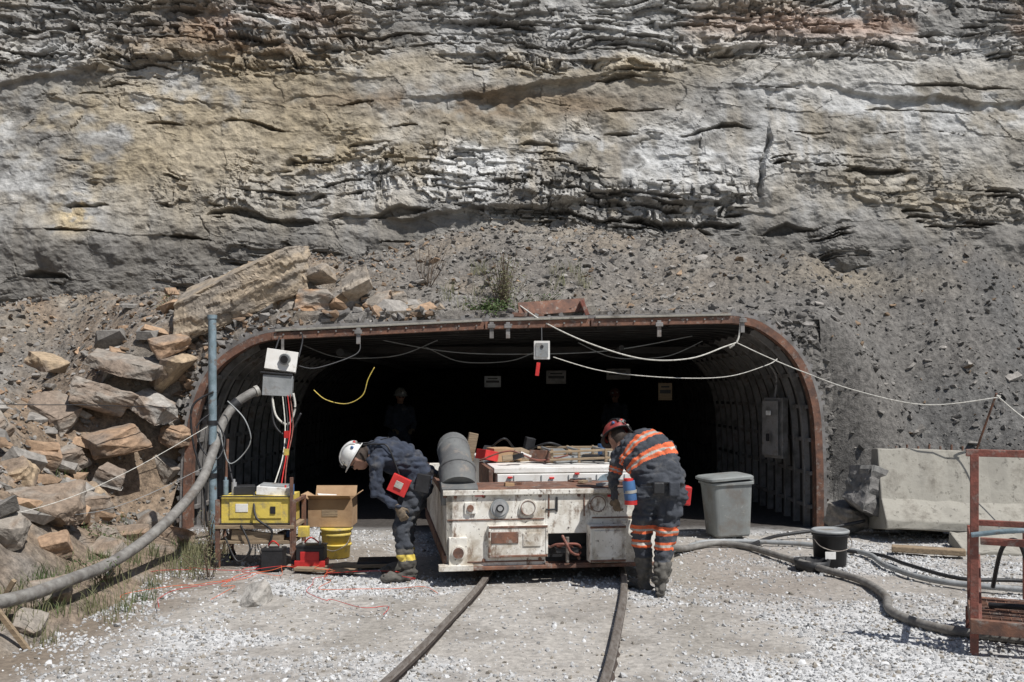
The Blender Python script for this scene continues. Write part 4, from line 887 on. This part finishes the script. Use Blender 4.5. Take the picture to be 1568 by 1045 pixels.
# ---------------------------------------------------------------- right: bin, bucket, pan, hoses, barrier, platform
b=B();P_=M['can']
def rr_loft(b,levels,c,m,rot=0,tilt=0):
    vs=[];sg=32;X=Matrix.Translation(c)@Euler((0,tilt,rot)).to_matrix().to_4x4()
    for hx,hy,z in levels:
        for k in range(sg):
            w=2*math.pi*(k+.5)/sg;cx_,sy_=math.cos(w),math.sin(w);e_=.26
            vs.append((hx*math.copysign(abs(cx_)**e_,cx_),hy*math.copysign(abs(sy_)**e_,sy_),z))
    fs=[(i*sg+k,i*sg+(k+1)%sg,(i+1)*sg+(k+1)%sg,(i+1)*sg+k) for i in range(len(levels)-1) for k in range(sg)]
    fs.append(list(range(sg))[::-1]);fs.append([(len(levels)-1)*sg+k for k in range(sg)]);b.add(vs,fs,m,False,X)
rr_loft(b,[(.205,.20,0),(.215,.21,.02),(.226,.225,.25),(.245,.245,.56),(.25,.25,.60),(.27,.265,.605),(.27,.265,.63),(.255,.25,.64)],(2.54,11.05,.02),P_,.12,-.04)
rr_loft(b,[(.26,.255,.645),(.28,.275,.65),(.28,.275,.675),(.26,.25,.69),(.2,.18,.70),(.1,.1,.705)],(2.54,11.05,.03),P_,.16,-.07)
b.box((2.28,11.05,.62),(.06,.16,.03),P_);b.box((2.80,11.05,.66),(.06,.16,.03),P_)
o=b.obj('rubbish_bin');
b=B();b.lathe([(.12,0),(.15,.0),(.165,.30),(.175,.30),(.175,.33),(.17,.33)],(3.10,9.15,.0),M['black']);b.lathe([(.172,.331),(.182,.332),(.182,.352),(.165,.362),(.155,.352),(.01,.352)],(3.10,9.15,.0),M['grey'])
b.box((3.05,8.988,.13),(.10,.006,.07),M['white2']);b.tube([(2.92,9.12,.29),(2.95,8.96,.22),(3.10,8.93,.18),(3.24,8.96,.22),(3.28,9.12,.29)],.005,M['steel'],seg=6);b.obj('plastic_bucket')
b=B();b.lathe([(.10,0),(.15,.0),(.17,.10),(.16,.10),(.14,.02),(.01,.02)],(2.86,8.95,.0),M['black']);b.obj('rubber_pan')
b=B()
b.tube([(1.35,9.6,.25),(1.62,9.5,.13),(1.85,9.9,.05),(2.2,10.2,.05),(2.5,10.0,.05),(2.66,9.5,.05),(2.9,8.7,.05),(3.05,8.2,.05),(3.02,7.6,.05),(2.85,7.05,.05),(2.95,6.6,.05),(3.3,6.3,.05),(4.0,6.0,.05),(5,5.8,.05)],.033,M['hose'],seg=12)
b.obj('water_hose')
b=B()
b.tube([(1.3,9.8,.15),(1.7,9.8,.04),(2.1,10.35,.04),(2.6,10.4,.04),(3.2,10.2,.04),(3.6,9.6,.05),(3.55,8.9,.05),(3.7,8.2,.05),(4.3,7.8,.05),(5.2,7.4,.05)],.026,M['grey'],seg=12)
b.obj('air_hose')
b=B();b.tube([(3.3,9.9,.04),(3.7,9.5,.05),(3.75,8.9,.06),(3.95,8.3,.05),(4.4,8.2,.05),(5,8.0,.05)],.018,M['black'],seg=10);b.tube([(2.55,10.1,.04),(3.0,10.7,.05),(3.6,10.9,.1),(4.1,10.9,.2)],.02,M['black'],seg=10)
b.obj('black_hose')
def barrier(name,c,L,rot,prof):
    vs=[];K=24;rz=random.Random(2)
    for i in range(K+1):
        x=-L/2+L*i/K
        for y,z in prof: vs.append((x+rz.uniform(-.01,.01),y+rz.uniform(-.012,.012),z+rz.uniform(-.012,.012)))
    n=len(prof);fs=[(i*n+k,i*n+(k+1)%n,(i+1)*n+(k+1)%n,(i+1)*n+k) for i in range(K) for k in range(n)]+[list(range(n))[::-1],[K*n+k for k in range(n)]]
    b=B();b.add(vs,fs,M['concrete'],False,Matrix.Translation(c)@Euler(rot).to_matrix().to_4x4());o=b.obj(name,bevel=.015);return o
barrier('concrete_barrier',(6.05,10.75,.05),3.7,(R_(-8),R_(2),R_(-4)),[(-.42,0),(-.42,.10),(-.22,.34),(-.11,.93),(.11,.93),(.22,.34),(.42,.10),(.42,0)])
barrier('concrete_slab',(5.75,9.9,.0),2.0,(R_(4),0,R_(-10)),[(-.3,0),(-.3,.06),(.3,.14),(.3,0)])
b=B();b.box((4.3,9.7,.06),(.7,.16,.06),M['wood'],rot=(0,0,-.4));b.obj('wood_block',bevel=.01)
b=B()
for i in range(7): b.cyl((4.5+i*.13,11.0,.98),(4.5+i*.13,11.0,1.06+.02*(i%2)),.012,M['rust'])
b.cyl((5.35,10.9,.9),(5.42,10.5,1.68),.012,M['rust']);b.obj('rebar_stakes')
b=B();RR=M['rust_red'];x0,y0=0,0
b.box((x0,y0,.65),(.05,.05,1.30),RR);b.box((x0+1.5,y0+.03,.64),(.05,.05,1.22),RR)
b.box((x0+.75,y0+.0,1.305),(1.6,.045,.045),RR);b.box((x0+.76,y0+.0,.74),(1.45,.035,.045),RR)
b.box((x0+.0,y0+.35,.72),(.035,.64,.035),RR);b.box((x0+.0,y0+.68,.40),(.04,.04,.70),RR)
b.box((x0+.75,y0-.05,.20),(1.55,.05,.09),M['rust']);b.box((x0+.75,y0+.68,.20),(1.45,.05,.09),M['rust']);b.box((x0+.0,y0+.32,.19),(.04,.66,.09),M['rust'])
for i in range(14): b.box((x0+.75,y0+.03+i*.046,.235),(1.45,.006,.03),M['rust'])
for i in range(25): b.box((x0+.04+i*.058,y0+.32,.238),(.006,.64,.02),M['rust'])
for x,y in ((x0+1.5,y0),(x0+.0,y0+.68),(x0+1.45,y0+.68)): b.box((x,y,.085),(.06,.06,.17),RR)
b.box((x0+.6,y0+.70,.77),(1.2,.04,.04),RR);b.box((x0+.35,y0+.70,.5),(.04,.04,.50),RR);b.box((x0+.03,y0+.12,.40),(.03,.03,.5),RR,rot=(-.6,0,0))
b.tube([(x0-.02,y0-.04,.78),(x0+.2,y0-.05,.82),(x0+.45,y0-.03,.84),(x0+.8,y0-.02,.90)],.017,M['bluegrey']);b.tube([(x0+.15,y0+.8,.3),(x0+.2,y0+.6,.62),(x0+.3,y0+.5,.66),(x0+.4,y0+.6,.3)],.016,M['black'])
b.tube([(x0+.1,y0+.3,.27),(x0+.4,y0+.2,.30),(x0+.7,y0+.4,.27),(x0+1.1,y0+.2,.30)],.02,M['black'])
b.obj('steel_platform_railing',bevel=.003,X=Matrix.Translation((2.98,6.05,0))@Euler((0,0,R_(-24))).to_matrix().to_4x4())

b=B()
b.tube([(-3.15,9.8,1.35),(-3.6,8.8,.95),(-4.0,8.0,.72),(-4.6,7.2,.62)],.0035,M['rope'],seg=5);b.tube([(-4.0,11.3,1.5),(-4.6,10.4,1.55),(-5.6,9.6,1.6),(-7,9.0,1.9)],.005,M['black'],seg=5)
b.tube([(-3.13,9.8,.95),(-3.8,8.6,.60),(-4.6,7.5,.75)],.003,M['grey'],seg=5);b.obj('fence_wire')
b=B();b.cyl((-3.50,6.35,.12),(-3.68,6.7,.62),.012,M['yellow']);b.box((-3.56,6.5,.2),(.03,.03,.5),M['wood'],rot=(.2,.6,0));b.box((-3.28,6.2,.1),(.03,.03,.4),M['wood'],rot=(.1,-.6,0));b.obj('marker_stick')

# ---------------------------------------------------------------- plants
def grass(name,spots,m,hmin,hmax,per,spread,sd):
    V=[];F=[];r=random.Random(sd)
    for (x,y,z) in spots:
        for i in range(per):
            a=r.random()*6.28;d=r.random()**.6*spread;px,py=x+math.cos(a)*d,y+math.sin(a)*d
            h=r.uniform(hmin,hmax);w=r.uniform(.0015,.004);l=r.random()*6.28;ln=r.uniform(.1,.8)*h;t=r.random()*3.14
            dx,dy=math.cos(t)*w,math.sin(t)*w;ex,ey=math.cos(l)*ln,math.sin(l)*ln;o=len(V)
            V+=[(px-dx,py-dy,z-.02),(px+dx,py+dy,z-.02),(px+ex*.35+dx*.8,py+ey*.35+dy*.8,z+h*.6),(px+ex*.35-dx*.8,py+ey*.35-dy*.8,z+h*.6),(px+ex,py+ey,z+h),(px+ex+.0005,py+ey,z+h)]
            F+=[(o,o+1,o+2,o+3),(o+3,o+2,o+5,o+4)]
    me=bpy.data.meshes.new(name);me.from_pydata(V,[],F);me.materials.append(m);o=bpy.data.objects.new(name,me);link(o)
r=random.Random(4);sp=[];sp2=[]
for i in range(40):
    y=r.uniform(6.2,9.4);x=float(xl(y))+r.uniform(-.75,.10);sp.append((x,y,max(0,float(Hn(x,y)))))
for i in range(18):
    y=r.uniform(6.6,9.2);x=float(xl(y))+r.uniform(-.8,.0);sp2.append((x,y,max(0,float(Hn(x,y)))))
for i in range(16):
    x=r.uniform(-.9,1.0);y=r.uniform(12.05,13.0);sp.append((x,y,float(Hn(x,y))))
for i in range(14):
    x=r.uniform(-5.5,-3.5);y=r.uniform(8,11);sp2.append((x,y,float(Hn(x,y))))
for i in range(22):
    y=r.uniform(8.8,9.9);x=r.uniform(-3.4,-2.9);sp.append((x,y,max(0,float(Hn(x,y)))))
grass('dry_grass_tufts',sp,M['drygrass'],.06,.24,22,.13,5);grass('green_grass_tufts',sp2,M['leaf'],.05,.15,22,.10,6)
def shrub(name,c,hh,w,nst,lm,leaf,dens,seed):
    r=random.Random(seed);b=B()
    for i in range(nst):
        a=r.random()*6.28;d=r.random()*w;h=hh*r.uniform(.5,1);p0=Vector((c[0]+math.cos(a)*d*.3,c[1]+math.sin(a)*d*.3,c[2]-.03))
        p2=p0+Vector((math.cos(a)*d,math.sin(a)*d,h));p1=p0.lerp(p2,.5)+Vector((r.uniform(-.04,.04),r.uniform(-.04,.04),.03))
        b.tube([p0,p1,p2],.003,M['twig'],seg=4,n=3)
        for k in range(dens):
            t=r.uniform(.2,1);q=p0.lerp(p2,t)+Vector((r.gauss(0,.04),r.gauss(0,.04),r.gauss(0,.03)))
            s=leaf*r.uniform(.5,1.2);u=Vector((r.gauss(0,1),r.gauss(0,1),r.gauss(0,.6))).normalized();v=u.cross(Vector((r.gauss(0,1),r.gauss(0,1),r.gauss(0,1)))).normalized()
            b.add([q-u*s,q+v*s*.35,q+u*s,q-v*s*.35],[(0,1,2,3)],lm)
    b.obj(name)
zz=lambda x,y: float(Hn(x,y))
shrub('shrub',(-.12,12.2,zz(-.12,12.2)),.72,.30,46,M['drygrass'],.018,30,1);shrub('shrub',(-.3,11.94,2.64),.28,.26,40,M['leaf'],.028,44,2)
shrub('shrub',(.35,12.1,zz(.35,12.1)),.3,.25,22,M['leaf'],.018,22,3);shrub('shrub',(-1.15,12.6,zz(-1.15,12.6)),.6,.22,22,M['twig'],.012,14,4)
shrub('shrub',(-2.75,8.5,.05),.35,.2,14,M['drygrass'],.014,14,7)
shrub('shrub',(-3.05,9.55,.1),.45,.16,18,M['drygrass'],.012,16,8);shrub('shrub',(-3.3,7.6,.2),.22,.22,14,M['leaf'],.018,14,9);shrub('shrub',(-4.5,12.4,zz(-4.5,12.4)),.3,.2,12,M['leaf'],.016,18,10)
shrub('shrub',(-3.9,8.9,zz(-3.9,8.9)),.2,.2,12,M['leaf'],.018,14,12)

# ---------------------------------------------------------------- light, world, camera
sd=Vector((.38,-.37,.85)).normalized()
sun=bpy.data.lights.new('sun','SUN');sun.energy=5.0;sun.angle=R_(.5);sun.color=(1,.975,.94)
so=bpy.data.objects.new('sun',sun);scene.collection.objects.link(so);so.rotation_euler=(-sd).to_track_quat('-Z','Y').to_euler()
w=bpy.data.worlds.new('World');scene.world=w;w.use_nodes=True;nt=w.node_tree
sky=nt.nodes.new('ShaderNodeTexSky');sky.sky_type='NISHITA';sky.sun_disc=False;sky.sun_elevation=math.asin(sd.z);sky.sun_rotation=math.atan2(sd.x,sd.y)
bg=nt.nodes['Background'];bg.inputs[1].default_value=.075;nt.links.new(sky.outputs[0],bg.inputs[0])
cam=bpy.data.cameras.new('camera');cam.sensor_width=36;cam.lens=33.0;cam.shift_y=.0494;cam.clip_end=1000;cam.clip_start=.05
co=bpy.data.objects.new('camera',cam);scene.collection.objects.link(co);co.location=(0,0,1.7);co.rotation_euler=(math.pi/2,0,0);scene.camera=co
